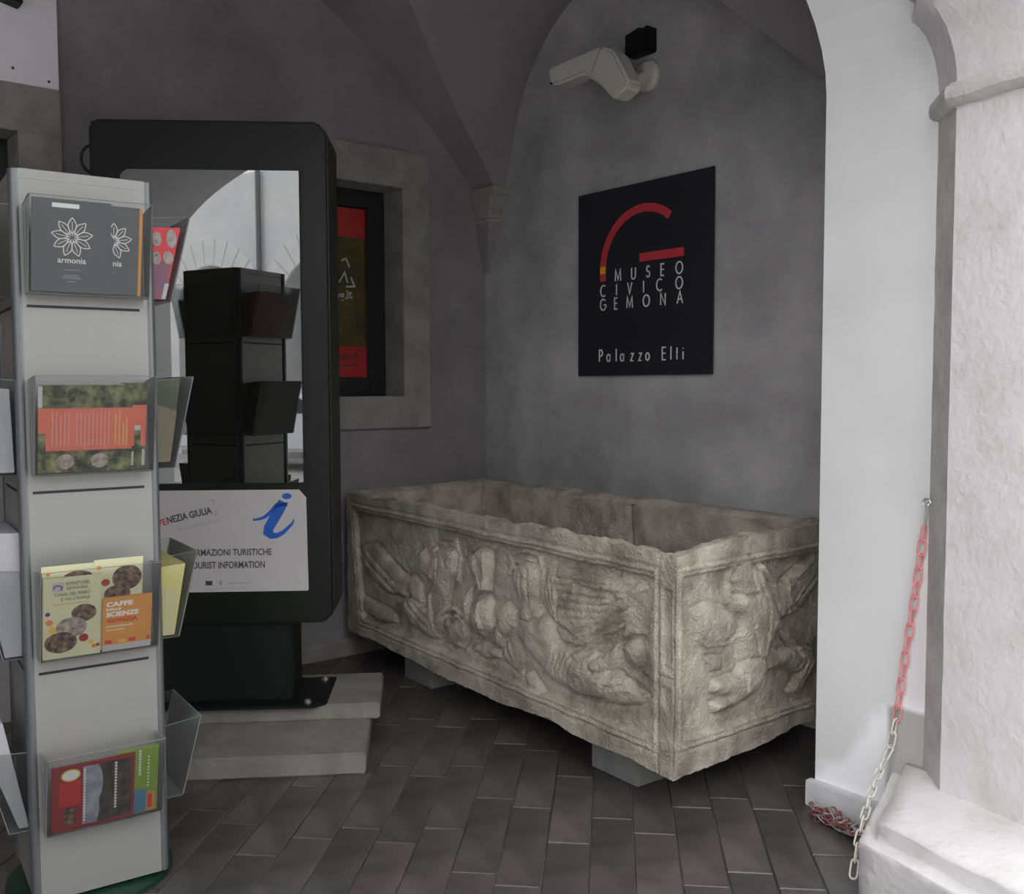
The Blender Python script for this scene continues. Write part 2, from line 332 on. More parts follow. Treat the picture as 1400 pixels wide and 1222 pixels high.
# ================================================================== THE SETTING
# floor: mortar bed with tiles laid at 45 degrees
bed = MB().box(-0.02, 3.6, -12, 0.02, -0.12, -0.006).done('floor', M_MOR); struct(bed)
def clip(poly, ax, val, keep_less):
    out = []
    for i in range(len(poly)):
        a, b = poly[i], poly[(i + 1) % len(poly)]
        ia = (a[ax] <= val) if keep_less else (a[ax] >= val); ib = (b[ax] <= val) if keep_less else (b[ax] >= val)
        if ia: out.append(a)
        if ia != ib:
            t = (val - a[ax]) / (b[ax] - a[ax]); out.append((a[0] + (b[0] - a[0]) * t, a[1] + (b[1] - a[1]) * t))
    return out
def area(p): return abs(sum(p[i][0] * p[(i + 1) % len(p)][1] - p[(i + 1) % len(p)][0] * p[i][1] for i in range(len(p)))) / 2
s2 = math.sqrt(0.5); TW, TL, GAP = 0.1345, 0.52, 0.0045
random.seed(3)
phase = {k: random.uniform(0, TL) for k in range(-30, 30)}
phase.update({7: -2.404 % TL, 8: -2.314 % TL, 9: -2.396 % TL, 6: -2.612 % TL, 5: -2.514 % TL, 10: -2.703 % TL, 4: -2.70 % TL, 3: -2.457 % TL})
full = bmesh.new()
def tile_mesh(poly):
    b = bmesh.new(); T = [b.verts.new((p[0], p[1], 0)) for p in poly]; B = [b.verts.new((p[0], p[1], -0.03)) for p in poly]
    b.faces.new(T)
    for i in range(len(poly)): b.faces.new((T[i], B[i], B[(i + 1) % len(poly)], T[(i + 1) % len(poly)]))
    bmesh.ops.bevel(b, geom=[e for e in b.edges if e.verts[0].co.z == 0 and e.verts[1].co.z == 0], offset=0.0025, segments=1, affect='EDGES')
    bmesh.ops.recalc_face_normals(b, faces=b.faces[:])
    me = bpy.data.meshes.new('tile'); b.to_mesh(me); b.free(); me.materials.append(M_TIL); return me
_w, _l = (TW - GAP) / 2, (TL - GAP) / 2
full_me = tile_mesh([(-_l, -_w), (_l, -_w), (_l, _w), (-_l, _w)])
def floor_tile(cx, cy, poly):
    """poly in world, whole tiles share one mesh"""
    q = poly
    for ax, v, less in ((0, 0.004, False), (0, 3.30, True), (1, -0.004, True), (1, -3.9, False)): q = clip(q, ax, v, less) if q else q
    if len(q) < 3 or area(q) < 0.0012: return
    if abs(area(q) - area(poly)) < 1e-6:
        o = bpy.data.objects.new('tile', full_me); COL.objects.link(o); o.rotation_euler = (random.uniform(-.002, .002), random.uniform(-.004, .004), R(135))
    else:
        o = bpy.data.objects.new('tile', tile_mesh([(p[0] - cx, p[1] - cy) for p in q])); COL.objects.link(o)
    o.location = (cx, cy, random.uniform(-0.0012, 0.0008)); o.parent = bed
for k in range(-22, 26):
    ph = phase.get(k, 0.1); c2 = (k + 0.5) * TW
    for j in range(-16, 14):
        c1 = ph + (j + 0.5) * TL
        cx, cy = -s2 * c1 + s2 * c2, s2 * c1 + s2 * c2
        if not (-0.5 < cx < 3.8 and -4.4 < cy < 0.5): continue
        P = []
        for a, b in ((-_l, -_w), (_l, -_w), (_l, _w), (-_l, _w)): P.append((cx - s2 * a + s2 * b, cy + s2 * a + s2 * b))
        floor_tile(cx, cy, P)

# walls of the portico bay
wl = MB()
ZT = 4.2
for y0, y1, z0, z1 in ((-12, -3.344, -0.1, ZT), (-3.344, -2.30, -0.1, 1.2), (-3.344, -2.30, 2.687, ZT), (-2.30, -1.455, -0.1, ZT), (-1.455, -0.411, -0.1, 1.2), (-1.455, -0.411, 2.687, ZT), (-0.411, 0.4, -0.1, ZT)):
    wl.box(-0.45, 0, y0, y1, z0, z1)
bmesh.ops.remove_doubles(wl.bm, verts=wl.bm.verts[:], dist=1e-5)
struct(wl.done('wall_left', M_PLG))
struct(MB().box(0, 2.66, 0, 0.45, -0.1, ZT).done('wall_right', M_PLR))


struct(MB().box(-0.45, 3.5, -12.4, -12, -0.1, ZT).done('wall_light_block', M_PLG))  # unseen end wall, added to shut out light from the far end

# groined vault (two bays): barrels g(y) and h(x), the ceiling is the higher of the two
gk = np.array([(0, 2.44), (.086, 2.544), (.273, 2.742), (.476, 2.951), (.735, 3.177), (1.035, 3.374), (1.5, 3.57), (2.1, 3.70), (2.75, 3.75)])
hk = np.array([(0, 2.2), (.10, 2.33), (.18, 2.50), (.214, 2.60), (.27, 2.86), (.32, 2.98), (.41, 3.13), (.55, 3.29), (.74, 3.41), (.98, 3.48), (1.2, 3.50), (1.42, 3.46), (1.66, 3.32), (1.80, 3.17), (1.913, 3.047), (2.079, 2.865), (2.219, 2.713), (2.40, 2.50), (2.66, 2.20)])
def smooth_k(k, n=160):
    t = np.linspace(0, 1, n); d = np.concatenate([[0], np.cumsum(np.hypot(np.diff(k[:, 0]), np.diff(k[:, 1])))]); d /= d[-1]
    x = np.interp(t, d, k[:, 0]); z = np.interp(t, d, k[:, 1])
    for _ in range(40):
        x[1:-1] = (x[:-2] + 2 * x[1:-1] + x[2:]) / 4; z[1:-1] = (z[:-2] + 2 * z[1:-1] + z[2:]) / 4
    return x, z
gx, gz = smooth_k(gk, 120); hx, hz = smooth_k(hk, 200)
gx = np.concatenate([gx, 5.5 - gx[-2::-1]]); gz = np.concatenate([gz, gz[-2::-1]])
ia = int(np.argmax(hz)); iapx = int(np.argmax(gz))
webs = []
for yo in (0.0, -5.5):
    for seg in (slice(0, iapx + 1), slice(iapx, None)):
        ys, zs = gx[seg], gz[seg]
        for side in (0, 1):
            if side == 0: xe = np.interp(zs, hz[:ia + 1], hx[:ia + 1]); xe = np.where(zs >= hz[ia], hx[ia], xe); xs0 = np.zeros_like(xe)
            else: xe = np.interp(-zs, -hz[ia:], hx[ia:]); xe = np.where(zs >= hz[ia], hx[ia], xe); xs0 = np.full_like(xe, 2.66)
            T = np.linspace(0, 1, 14)[:, None]
            X = xs0[None] + (xe - xs0)[None] * T
            webs.append(np.stack([X, np.repeat((yo - ys)[None], 14, 0), np.repeat(zs[None], 14, 0)], -1))
    for seg, (a, b) in ((slice(0, ia + 1), (0, 1)), (slice(ia, None), (0, 1))):
        xs, zs = hx[seg], hz[seg]
        for side in (0, 1):
            ye = np.interp(zs, gz[:iapx + 1], gx[:iapx + 1])
            if side: ye = 5.5 - ye
            y0 = 0.0 if side == 0 else 5.5
            T = np.linspace(0, 1, 14)[:, None]
            Y = y0 + (ye - y0)[None] * T
            webs.append(np.stack([np.repeat(xs[None], 14, 0), yo - Y, np.repeat(zs[None], 14, 0)], -1))
struct(grid_obj('ceiling', webs, M_VLT))
struct(MB().box(-0.45, 3.5, -12, 0.45, ZT, ZT + 0.2).done('roof', M_PLG))

# street front with its arches; the reveal we look at is the pier's plaster
AX = np.linspace(0, np.pi, 41)
def arch_pts(yc, a, zs, b): return [(yc + a * math.cos(t), zs + b * math.sin(t)) for t in AX]
front = MB()
front.prism([(0.45, -0.1), (0.45, 7.5), (-12, 7.5), (-12, -0.1), (-11.2, -0.1), (-11.2, 2.36)] + arch_pts(-9.0, 2.2, 2.36, 0.9)[::-1][1:] + [(-6.8, -0.1), (-5.543, -0.1), (-5.543, 2.36)] + arch_pts(-3.093, 2.45, 2.36, 0.90)[::-1][1:] + [(-0.643, -0.1)], 2.66, 3.5, 'x')
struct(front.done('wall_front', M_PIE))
struct(MB().box(2.64, 2.99, -0.673, -0.640, 0, 0.088, bev=0.004).done('baseboard_right', M_SKB))
struct(MB().prism([(-0.2, 0), (0.025, 0), (0.025, 0.075), (0.012, 0.09), (0, 0.095), (-0.2, 0.095)], -2.25, -0.002, 'y').done('baseboard_left', M_SUR))

# ------------------------------------------------------------------ corbel in the corner
cb = thing('corner_corbel', 'small moulded stone corbel in the corner where the vault springs', 'corbel', (0, 0, 0))
MB().prism([(0.0, 0.0), (0.0, -0.118), (0.215, -0.112), (0.232, 0.0)], 2.492, 2.535, 'z', bev=0.006).done('abacus', M_CRB, cb)
def loft(levels, n=None):
    b = MB(); rings = [[b.bm.verts.new(p) for p in L] for L in levels]
    for A, B in zip(rings, rings[1:]):
        for i in range(len(A)): b.bm.faces.new((A[i], A[(i + 1) % len(A)], B[(i + 1) % len(B)], B[i]))
    b.bm.faces.new(rings[0][::-1]); b.bm.faces.new(rings[-1]); return b
def corner(s, z): return [(0, 0, z), (0, -0.112 * s, z), (0.03 * s, -0.116 * s, z), (0.19 * s, -0.112 * s, z), (0.215 * s, -0.10 * s, z), (0.222 * s, 0, z)]
loft([corner(0.62, 2.352), corner(0.66, 2.368), corner(0.60, 2.374), corner(0.64, 2.39), corner(0.78, 2.42), corner(0.90, 2.452), corner(0.95, 2.475), corner(0.95, 2.492)]).done('bell', M_CRB, cb)
loft([corner(0.18, 2.08), corner(0.30, 2.16), corner(0.46, 2.24), corner(0.56, 2.32), corner(0.60, 2.352)]).done('shaft_stub', M_VLT, cb)

# ------------------------------------------------------------------ windows of the back wall
def window(num, yr):
    root = bpy.data.objects.new('window_%d' % num, None); COL.objects.link(root); root.location = (0, yr, 0); root['kind'] = 'structure'
    # local y runs to -1.044 (the left)
    MB().box(-0.165, 0.03, -1.044, 0, 2.49, 2.687, bev=0.004).done('lintel', M_SUR, root)
    MB().box(-0.165, 0.03, -0.172, 0, 1.372, 2.49, bev=0.003).done('jamb', M_SUR, root)
    MB().box(-0.165, 0.03, -1.044, -0.872, 1.372, 2.49, bev=0.003).done('jamb', M_SUR, root)
    MB().box(-0.165, 0.034, -1.044, 0, 1.20, 1.372, bev=0.004).done('window_sill', M_SUR, root)
    f = MB()
    f.box(-0.225, -0.166, -0.27, -0.165, 1.372, 2.49, bev=0.004); f.box(-0.225, -0.166, -0.88, -0.775, 1.372, 2.49, bev=0.004)
    f.box(-0.225, -0.166, -0.775, -0.27, 2.40, 2.49, bev=0.004); f.box(-0.225, -0.166, -0.775, -0.27, 1.372, 1.472, bev=0.004)
    f.done('window_frame', M_DRK, root)
    MB().box(-0.199, -0.195, -0.775, -0.27, 1.47, 2.40).done('pane', M_GLS, root)
    MB().box(-0.40, -0.38, -1.044, 0, 1.2, 2.687).done('backing', M_DRK, root)
    return root
window(1, -0.411); window(2, -2.30)
def banner(yr, label):
    t = thing('window_banner', label, 'banner', (-0.205, yr, 1.47), R(90))   # local +x = world +y, local -y = world +x
    MB().box(-0.505, 0, 0, 0.003, 0.005, 0.925).done('photo_panel', M_BAN, t)
    MB().box(-0.505, 0, -0.002, -0.0001, 0.767, 0.925).done('red_panel', M_BRED, t)
    MB().box(-0.505, 0, -0.002, -0.0001, 0.005, 0.175).done('red_panel', M_BRED, t)
    b = MB()
    ribbon(b, [(-0.150, 0.637), (-0.120, 0.65), (-0.100, 0.605)], 0.010, -0.003, -0.001)
    ribbon(b, [(-0.122, 0.498), (-0.070, 0.503), (-0.092, 0.552)], 0.010, -0.003, -0.001)
    ribbon(b, [(-0.165, 0.52), (-0.130, 0.575), (-0.112, 0.52)], 0.009, -0.003, -0.001)
    b.done('logo_bracket', M_WHT, t)
    text_obj('web_address', 'fvg.it', -0.20, -0.078, 0.405, 0.47, -0.0015, M_WHT, t, bold=0.02, rot=R(8))
    b = MB()
    text_obj('lettering', 'VENEZIA GIULIA', -0.33, -0.045, 0.075, 0.108, -0.0025, M_INK, t, bold=0.02, rot=R(8))
    ribbon(b, [(-0.30, 0.045), (-0.06, 0.08)], 0.006, -0.003, -0.002); ribbon(b, [(-0.045, 0.15), (-0.028, 0.152), (-0.03, 0.13)], 0.005, -0.003, -0.002)
    b.done('underline', M_INK, t)
    return t
banner(-0.411 - 0.27, 'red and olive banner behind the pane of the window right of the black kiosk')
banner(-2.30 - 0.27, 'red and olive banner in the dark window at the left edge, behind the leaflet rack')
wb = thing('white_board', 'white board screwed to the wall above the left window', 'board', (0, -2.305, 2.685), R(90))
MB().box(-1.05, 0, -0.03, 0.0, 0, 0.42, bev=0.003).done('panel', M_BRW, wb)
for x, z in ((-0.04, 0.027), (-0.178, 0.057), (-0.9, 0.04)):
    MB().lathe([(0.006, 0), (0.006, 0.003)], n=10).done('screw', M_INK, wb, (x, -0.03, z), (R(90), 0, 0))
bk = MB().prism([(-0.052, 0.0), (0.035, -0.02), (0.03, 0.16), (-0.052, 0.16)], -0.09, 0.0, 'y', bev=0.006).done('lamp_bracket', M_BLK)
bk.location = (0.031, -2.49, 3.0); bk.rotation_euler = (0, 0, R(90)); tag(bk, 'small black bracket on the white board at the top left corner', 'bracket')

# ------------------------------------------------------------------ stone pillar at the right
sp = thing('stone_pillar', 'pale limestone pillar with chamfered edge and moulded capital at the right', 'pillar', (0, 0, 0))
n1 = Vector((-1, -1)).normalized(); n2 = Vector((-0.187, -0.982)).normalized()
PB = Vector((3.15, -0.755)); PC = Vector((3.62, -0.845))
def pil(o, z):
    p0 = (3.04 - o * 0.8, -0.6435 + 0.02); # start on the plaster face
    a = n1; c = n2; A = PB + a * o; Bp = PB + c * o
    d1 = Vector((1, -1)).normalized(); d2 = (PC - PB).normalized()
    den = d1.x * (-d2.y) + d2.x * d1.y; w = Bp - A; t = (w.x * (-d2.y) + d2.x * w.y) / den
    Q = A + d1 * t; E = PC + c * o
    return [(p0[0], p0[1], z), (3.04 - o * 0.8, -0.6435, z), (Q.x, Q.y, z), (E.x, E.y, z), (PC.x, -0.6, z)]
def dense(levels, sub=14):
    out = []
    for L in levels:
        L2 = []
        for i in range(len(L)):
            a, b = Vector(L[i]), Vector(L[(i + 1) % len(L)]); k = sub if i in (2,) else (4 if i == 1 else 1)
            for j in range(k): L2.append(tuple(a.lerp(b, j / k)))
        out.append(L2)
    return out
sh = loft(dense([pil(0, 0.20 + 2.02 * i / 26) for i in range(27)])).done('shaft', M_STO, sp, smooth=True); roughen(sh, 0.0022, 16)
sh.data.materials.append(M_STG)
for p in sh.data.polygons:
    if p.normal.x < -0.45 and p.normal.y < -0.45: p.material_index = 1  # chamfer faces take the greyer limestone
rad = [(0.0, 2.20), (0.018, 2.205), (0.034, 2.218), (0.038, 2.235), (0.034, 2.252), (0.018, 2.266), (0.004, 2.27)]
ar = loft(dense([pil(o, z) for o, z in rad])).done('astragal', M_STG, sp, smooth=True); roughen(ar, 0.005, 18)
cap = [(0.0, 2.268), (0.002, 2.30), (0.008, 2.34), (0.02, 2.38), (0.038, 2.42), (0.062, 2.455), (0.088, 2.482), (0.112, 2.50), (0.118, 2.502), (0.118, 2.515)]
cp = loft(dense([pil(o, z) for o, z in cap])).done('capital', M_STO, sp, smooth=True); roughen(cp, 0.004, 14)
ab = loft(dense([pil(o, z) for o, z in ((0.108, 2.513), (0.112, 2.545), (0.13, 2.555), (0.145, 2.575), (0.145, 2.62), (0.10, 2.63), (0.10, 3.2))])).done('abacus', M_STO, sp, smooth=True)
# plinth
b = bmesh.new()
base = [(2.94, -0.60), (2.945, -0.66), (3.085, -1.07), (3.95, -1.28), (3.95, -0.60)]
B0 = [b.verts.new((p[0], p[1], -0.02)) for p in base]; hz_ = [0.245, 0.243, 0.205, 0.21, 0.28]
T0 = [b.verts.new((p[0], p[1], h)) for p, h in zip(base, hz_)]
b.faces.new(B0[::-1]); b.faces.new(T0)
for i in range(5): b.faces.new((B0[i], B0[(i + 1) % 5], T0[(i + 1) % 5], T0[i]))
bmesh.ops.bevel(b, geom=[e for e in b.edges if (e.verts[0].co.z > 0.1 and e.verts[1].co.z > 0.1)], offset=0.045, segments=4, affect='EDGES')
bmesh.ops.triangulate(b, faces=b.faces[:])
for _ in range(4):
    bmesh.ops.subdivide_edges(b, edges=[e for e in b.edges if e.calc_length() > 0.035], cuts=1); bmesh.ops.triangulate(b, faces=[f for f in b.faces if len(f.verts) > 3])
me = bpy.data.meshes.new('plinth'); b.to_mesh(me); b.free()
for p in me.polygons: p.use_smooth = True
pn = link('plinth', me, M_STO, sp); roughen(pn, 0.010, 9)

# ------------------------------------------------------------------ outside, behind the camera (seen in the kiosk screen)
struct(MB().box(3.6, 30, -30, 12, -0.3, -0.03).done('street', M_ASP))
bd = thing('arcade_building', 'pale arcaded building across the street, mirrored in the kiosk screen', 'building', (12.5, -12.05, 0), 0)
pts = [(-14, -0.03), (-14, 5.8), (14, 5.8), (14, -0.03)]
y = 13.2
while y > -13.5:
    pts += [(y, -0.03), (y, 2.95)] + [(y - 1.05 + 1.05 * math.cos(t), 2.95 + 1.05 * math.sin(t)) for t in np.linspace(0, np.pi, 17)[1:]] + [(y - 2.1, -0.03)]
    y -= 3.1
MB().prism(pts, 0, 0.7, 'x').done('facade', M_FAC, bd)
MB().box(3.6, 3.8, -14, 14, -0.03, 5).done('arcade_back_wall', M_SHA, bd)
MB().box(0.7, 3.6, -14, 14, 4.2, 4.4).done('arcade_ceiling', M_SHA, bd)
MB().box(0.0, 3.6, -14, -13.8, -0.03, 5).done('end_wall', M_FAC, bd); MB().box(0.0, 3.6, 13.8, 14, -0.03, 5).done('end_wall', M_FAC, bd)
for yy in (1.3, -1.8): MB().tube([(-0.09, yy, 2.4), (-0.09, yy, 5.8)], 0.055, 10).done('downpipe', M_POST, bd)
vs = None
for kk in (3, 4, 5):
    yc = 12.15 - 3.1 * kk
    for q in range(13):
        a0, a1 = math.pi * q / 13 + .012, math.pi * (q + 1) / 13 - .012
        if vs is None:
            c_ = math.pi / 26; vs = MB().prism([(1.06 * math.cos(t), 1.06 * math.sin(t)) for t in (c_ - (c_ - .012), c_, 2 * c_ - .012)] + [(1.62 * math.cos(t), 1.62 * math.sin(t)) for t in (2 * c_ - .012, c_, .012)], -0.03, 0.02, 'x').done('voussoir', M_FAC, bd)
            o = vs; me_v = vs.data
        else:
            o = bpy.data.objects.new('voussoir', me_v); COL.objects.link(o); o.parent = bd
        o.location = (0, yc, 2.95); o.rotation_euler = (math.pi * q / 13, 0, 0)
car = thing('parked_car', 'white car parked across the street, mirrored in the kiosk screen', 'car', (11.0, -11.6, -0.03), R(80))
side = [(-2.1, .35), (-2.12, .62), (-1.95, .85), (-1.2, .95), (-.65, 1.38), (.55, 1.44), (1.35, 1.02), (2.0, .88), (2.15, .6), (2.12, .35)]
MB().prism(side, -0.82, 0.82, 'y', bev=0.06, seg=3).done('body', M_CARP, car, smooth=True)
MB().prism([(-1.05, .97), (-.6, 1.32), (.5, 1.38), (1.15, 1.02)], -0.835, 0.835, 'y', bev=0.01).done('side_window', M_CARG, car)
MB().prism([(-1.32, .97), (-.74, 1.40), (-.70, 1.40), (-1.24, .97)], -0.68, 0.68, 'y').done('windscreen', M_CARG, car)
for x in (-1.35, 1.35):
    for yy in (-0.84, 0.66): MB().lathe([(0.02, 0), (0.2, 0.0), (0.32, 0.02), (0.32, 0.16), (0.2, 0.18)], n=20).done('wheel', M_TYR, car, (x, yy + 0.18, 0.32), (R(90), 0, 0), smooth=True)

FP=[([(1.516,0.472),(1.492,0.496),(1.504,0.57),(1.463,0.62),(1.439,0.702),(1.481,0.744),(1.552,0.764),(1.61,0.742),(1.626,0.689),(1.621,0.591),(1.655,0.556),(1.722,0.555),(1.717,0.499),(1.754,0.453),(1.87,0.451),(1.95,0.463),(2.066,0.47),(2.024,0.422),(2.085,0.424),(2.149,0.402),(2.179,0.373),(2.122,0.348),(2.029,0.312),(1.911,0.29),(1.787,0.291),(1.688,0.314),(1.586,0.36),(1.527,0.41)],0.034,0.016),([(1.667,0.736),(1.744,0.754),(1.91,0.753),(2.119,0.749),(2.204,0.757),(2.199,0.734),(2.138,0.672),(2.027,0.614),(1.93,0.543),(1.829,0.495),(1.744,0.518),(1.689,0.562),(1.655,0.638)],0.02,0.01),([(1.744,0.64),(1.828,0.694),(2.065,0.69),(1.989,0.619),(1.91,0.552),(1.829,0.509),(1.754,0.534)],0.012,0.02),([(2.093,0.601),(2.084,0.574),(1.95,0.489),(1.849,0.42),(1.829,0.435),(1.93,0.51)],0.026,0.008),([(1.931,0.419),(2.028,0.499),(2.093,0.545),(2.075,0.51),(2.088,0.475),(2.038,0.425),(1.951,0.404)],0.022,0.014),([(2.111,0.536),(2.148,0.557),(2.195,0.549),(2.201,0.501),(2.184,0.46),(2.139,0.474),(2.106,0.498)],0.024,0.012),([(0.834,0.692),(0.911,0.734),(1.001,0.738),(1.038,0.689),(1.029,0.609),(0.984,0.555),(0.959,0.471),(0.946,0.405),(0.981,0.364),(0.89,0.297),(0.844,0.32),(0.798,0.409),(0.777,0.488),(0.847,0.565),(0.817,0.625)],0.034,0.014),([(0.689,0.664),(0.754,0.685),(0.792,0.621),(0.755,0.55),(0.697,0.591)],0.024,0.01),([(0.568,0.52),(0.653,0.542),(0.719,0.511),(0.74,0.432),(0.684,0.388),(0.618,0.443)],0.018,0.012),([(1.157,0.713),(1.226,0.753),(1.292,0.754),(1.302,0.681),(1.291,0.576),(1.237,0.544),(1.206,0.622),(1.157,0.66)],0.032,0.01),([(1.224,0.557),(1.291,0.561),(1.316,0.506),(1.329,0.434),(1.263,0.376),(1.181,0.374),(1.141,0.443),(1.155,0.507)],0.038,0.014),([(1.316,0.536),(1.418,0.557),(1.485,0.523),(1.472,0.463),(1.392,0.403),(1.367,0.346),(1.315,0.38),(1.342,0.467)],0.03,0.014),([(1.094,0.539),(1.134,0.567),(1.121,0.47),(1.132,0.387),(1.087,0.409),(1.065,0.49)],0.02,0.008),([(1.367,0.361),(1.442,0.425),(1.503,0.398),(1.52,0.33),(1.466,0.286),(1.392,0.303)],0.022,0.012),([(0.937,0.395),(1.027,0.444),(1.084,0.416),(1.117,0.345),(1.068,0.285),(0.98,0.284),(0.951,0.342)],0.026,0.01),([(1.209,0.349),(1.341,0.348),(1.366,0.309),(1.262,0.285),(1.125,0.3)],0.018,0.012),([(1.515,0.286),(1.563,0.312),(1.655,0.25),(1.609,0.224),(1.539,0.242)],0.014,0.01),([(0.496,0.405),(0.634,0.438),(0.782,0.398),(0.865,0.325),(0.883,0.288),(0.764,0.279),(0.598,0.312)],0.03,0.014),([(0.144,0.617),(0.281,0.65),(0.464,0.573),(0.619,0.52),(0.573,0.427),(0.388,0.412),(0.238,0.458),(0.142,0.525)],0.022,0.01),([(0.117,0.356),(0.274,0.347),(0.458,0.328),(0.493,0.283),(0.309,0.255),(0.135,0.276)],0.014,0.01),([(2.028,0.359),(2.14,0.388),(2.228,0.38),(2.202,0.342),(2.104,0.316),(1.99,0.298)],0.018,0.01)]
EP=[([(0.347,0.752),(0.376,0.792),(0.452,0.803),(0.552,0.758),(0.618,0.68),(0.675,0.604),(0.697,0.506),(0.631,0.485),(0.592,0.42),(0.568,0.346),(0.501,0.321),(0.438,0.374),(0.407,0.458),(0.382,0.539),(0.409,0.61),(0.356,0.67),(0.395,0.689)],0.036,0.016),([(0.117,0.679),(0.202,0.695),(0.361,0.644),(0.402,0.574),(0.34,0.535),(0.205,0.54),(0.124,0.6)],0.024,0.012),([(0.436,0.452),(0.586,0.421),(0.58,0.356),(0.518,0.311),(0.356,0.295),(0.258,0.3),(0.237,0.333),(0.321,0.34),(0.236,0.376),(0.247,0.411),(0.389,0.411)],0.036,0.012),([(0.586,0.441),(0.829,0.427),(0.945,0.393),(0.983,0.339),(0.891,0.274),(0.801,0.227),(0.759,0.262),(0.827,0.316),(0.734,0.363),(0.588,0.374)],0.034,0.012),([(0.682,0.556),(0.705,0.68),(0.743,0.702),(0.847,0.742),(0.986,0.752),(0.99,0.659),(0.886,0.583),(0.747,0.549)],0.022,0.008),([(0.205,0.5),(0.306,0.485),(0.319,0.439),(0.228,0.446)],0.014,0.012)]
F_ST=[([(0.8,0.557,0.0098),(0.827,0.672,0.0097),(0.912,0.747,0.0096),(1.022,0.752,0.0094),(1.055,0.675,0.0093),(1.037,0.587,0.0094)],0.016),([(1.429,0.672,0.0087),(1.439,0.745,0.0086),(1.536,0.783,0.0084),(1.624,0.768,0.0083),(1.642,0.677,0.0083),(1.628,0.592,0.0083)],0.016),([(1.135,0.656,0.0077),(1.13,0.714,0.0077),(1.226,0.763,0.0075),(1.305,0.763,0.0074)],0.014),([(1.646,0.692,0.0083),(1.655,0.732,0.0082),(1.7,0.752,0.0081),(1.828,0.76,0.0079),(1.988,0.757,0.0076),(2.137,0.754,0.0074)],0.022),([(0.891,0.378,0.0097),(0.937,0.427,0.0096),(1.012,0.452,0.0095),(1.084,0.432,0.0094)],0.03),([(1.829,0.489,0.0067),(1.95,0.547,0.0065),(2.12,0.65,0.0062),(2.204,0.745,0.006)],0.022),([(1.251,0.524,0.009),(1.242,0.462,0.0091),(1.258,0.42,0.009)],0.046),([(0.846,0.483,0.0098),(0.854,0.387,0.0098),(0.89,0.313,0.0097)],0.04),([(1.198,0.711,0.0076),(1.211,0.638,0.0076),(1.243,0.568,0.0075)],0.038),([(1.266,0.736,0.0074),(1.275,0.648,0.0075),(1.264,0.579,0.0075)],0.036)]
FG_ST=[([(1.468,0.706,0.01),(1.54,0.741,0.0098),(1.606,0.73,0.0097)],0.016),([(0.871,0.7,0.0113),(0.941,0.722,0.0111),(1.001,0.715,0.011)],0.016),([(1.722,0.707,0.0043),(1.95,0.718,0.0041),(2.164,0.74,0.0039)],0.007),([(1.744,0.68,0.0043),(1.95,0.691,0.0041),(2.138,0.715,0.0039)],0.007),([(1.754,0.653,0.0043),(1.95,0.666,0.0041),(2.111,0.689,0.004)],0.007),([(1.761,0.621,0.0043),(1.95,0.64,0.0041),(2.065,0.661,0.004)],0.007),([(1.765,0.59,0.0043),(1.93,0.61,0.0041),(2.018,0.624,0.0041)],0.006),([(1.776,0.558,0.004),(1.95,0.586,0.0039)],0.006),([(1.684,0.677,0.0041),(1.695,0.611,0.0041),(1.722,0.561,0.0041)],0.007),([(1.707,0.688,0.0041),(1.717,0.622,0.0041),(1.744,0.572,0.0041)],0.007),([(1.731,0.699,0.0041),(1.739,0.639,0.0041),(1.761,0.589,0.004)],0.006),([(2.206,0.575,0.0061),(2.129,0.564,0.0062),(2.075,0.522,0.0063),(2.081,0.473,0.0063),(2.139,0.447,0.0062),(2.21,0.437,0.0061)],0.016),([(1.743,0.457,0.0068),(1.87,0.462,0.0066),(1.95,0.508,0.0065),(2.084,0.577,0.0063)],0.014),([(1.951,0.392,0.0045),(2.084,0.436,0.0044)],0.01),([(1.97,0.381,0.0045),(2.103,0.422,0.0044)],0.008),([(1.743,0.423,0.0041),(1.711,0.347,0.0041)],0.007),([(1.769,0.425,0.0041),(1.739,0.34,0.0041)],0.007),([(1.795,0.427,0.004),(1.765,0.34,0.0041)],0.007),([(1.82,0.43,0.004),(1.791,0.337,0.004)],0.006),([(1.845,0.43,0.004),(1.818,0.339,0.004)],0.006),([(1.655,0.542,0.0055),(1.586,0.507,0.0056),(1.528,0.503,0.0057)],0.01),([(1.329,0.508,0.0059),(1.342,0.452,0.0059),(1.38,0.415,0.0059)],0.012),([(0.847,0.565,0.0081),(0.8,0.524,0.0082),(0.773,0.471,0.0083)],0.01),([(1.515,0.429,0.0057),(1.609,0.351,0.0056),(1.743,0.3,0.0055),(1.911,0.293,0.0053),(2.029,0.315,0.0051)],0.01),([(1.405,0.391,0.0044),(1.442,0.327,0.0044)],0.006),([(1.437,0.406,0.0044),(1.479,0.335,0.0043)],0.006),([(0.222,0.591,0.0063),(0.497,0.474,0.0061)],0.008),([(0.201,0.543,0.0064),(0.461,0.442,0.0061)],0.008),([(0.6,0.406,0.006),(0.796,0.327,0.0058)],0.008),([(0.651,0.416,0.0059),(0.828,0.35,0.0057)],0.008),([(0.982,0.388,0.0127),(1.041,0.408,0.0126),(1.069,0.382,0.0125)],0.014),([(1.528,0.701,0.0042),(1.535,0.604,0.0042)],0.006),([(1.568,0.714,0.0042),(1.575,0.604,0.0042)],0.006),([(0.91,0.655,0.0048),(0.894,0.572,0.0048)],0.007),([(0.962,0.67,0.0048),(0.954,0.566,0.0048)],0.007)]
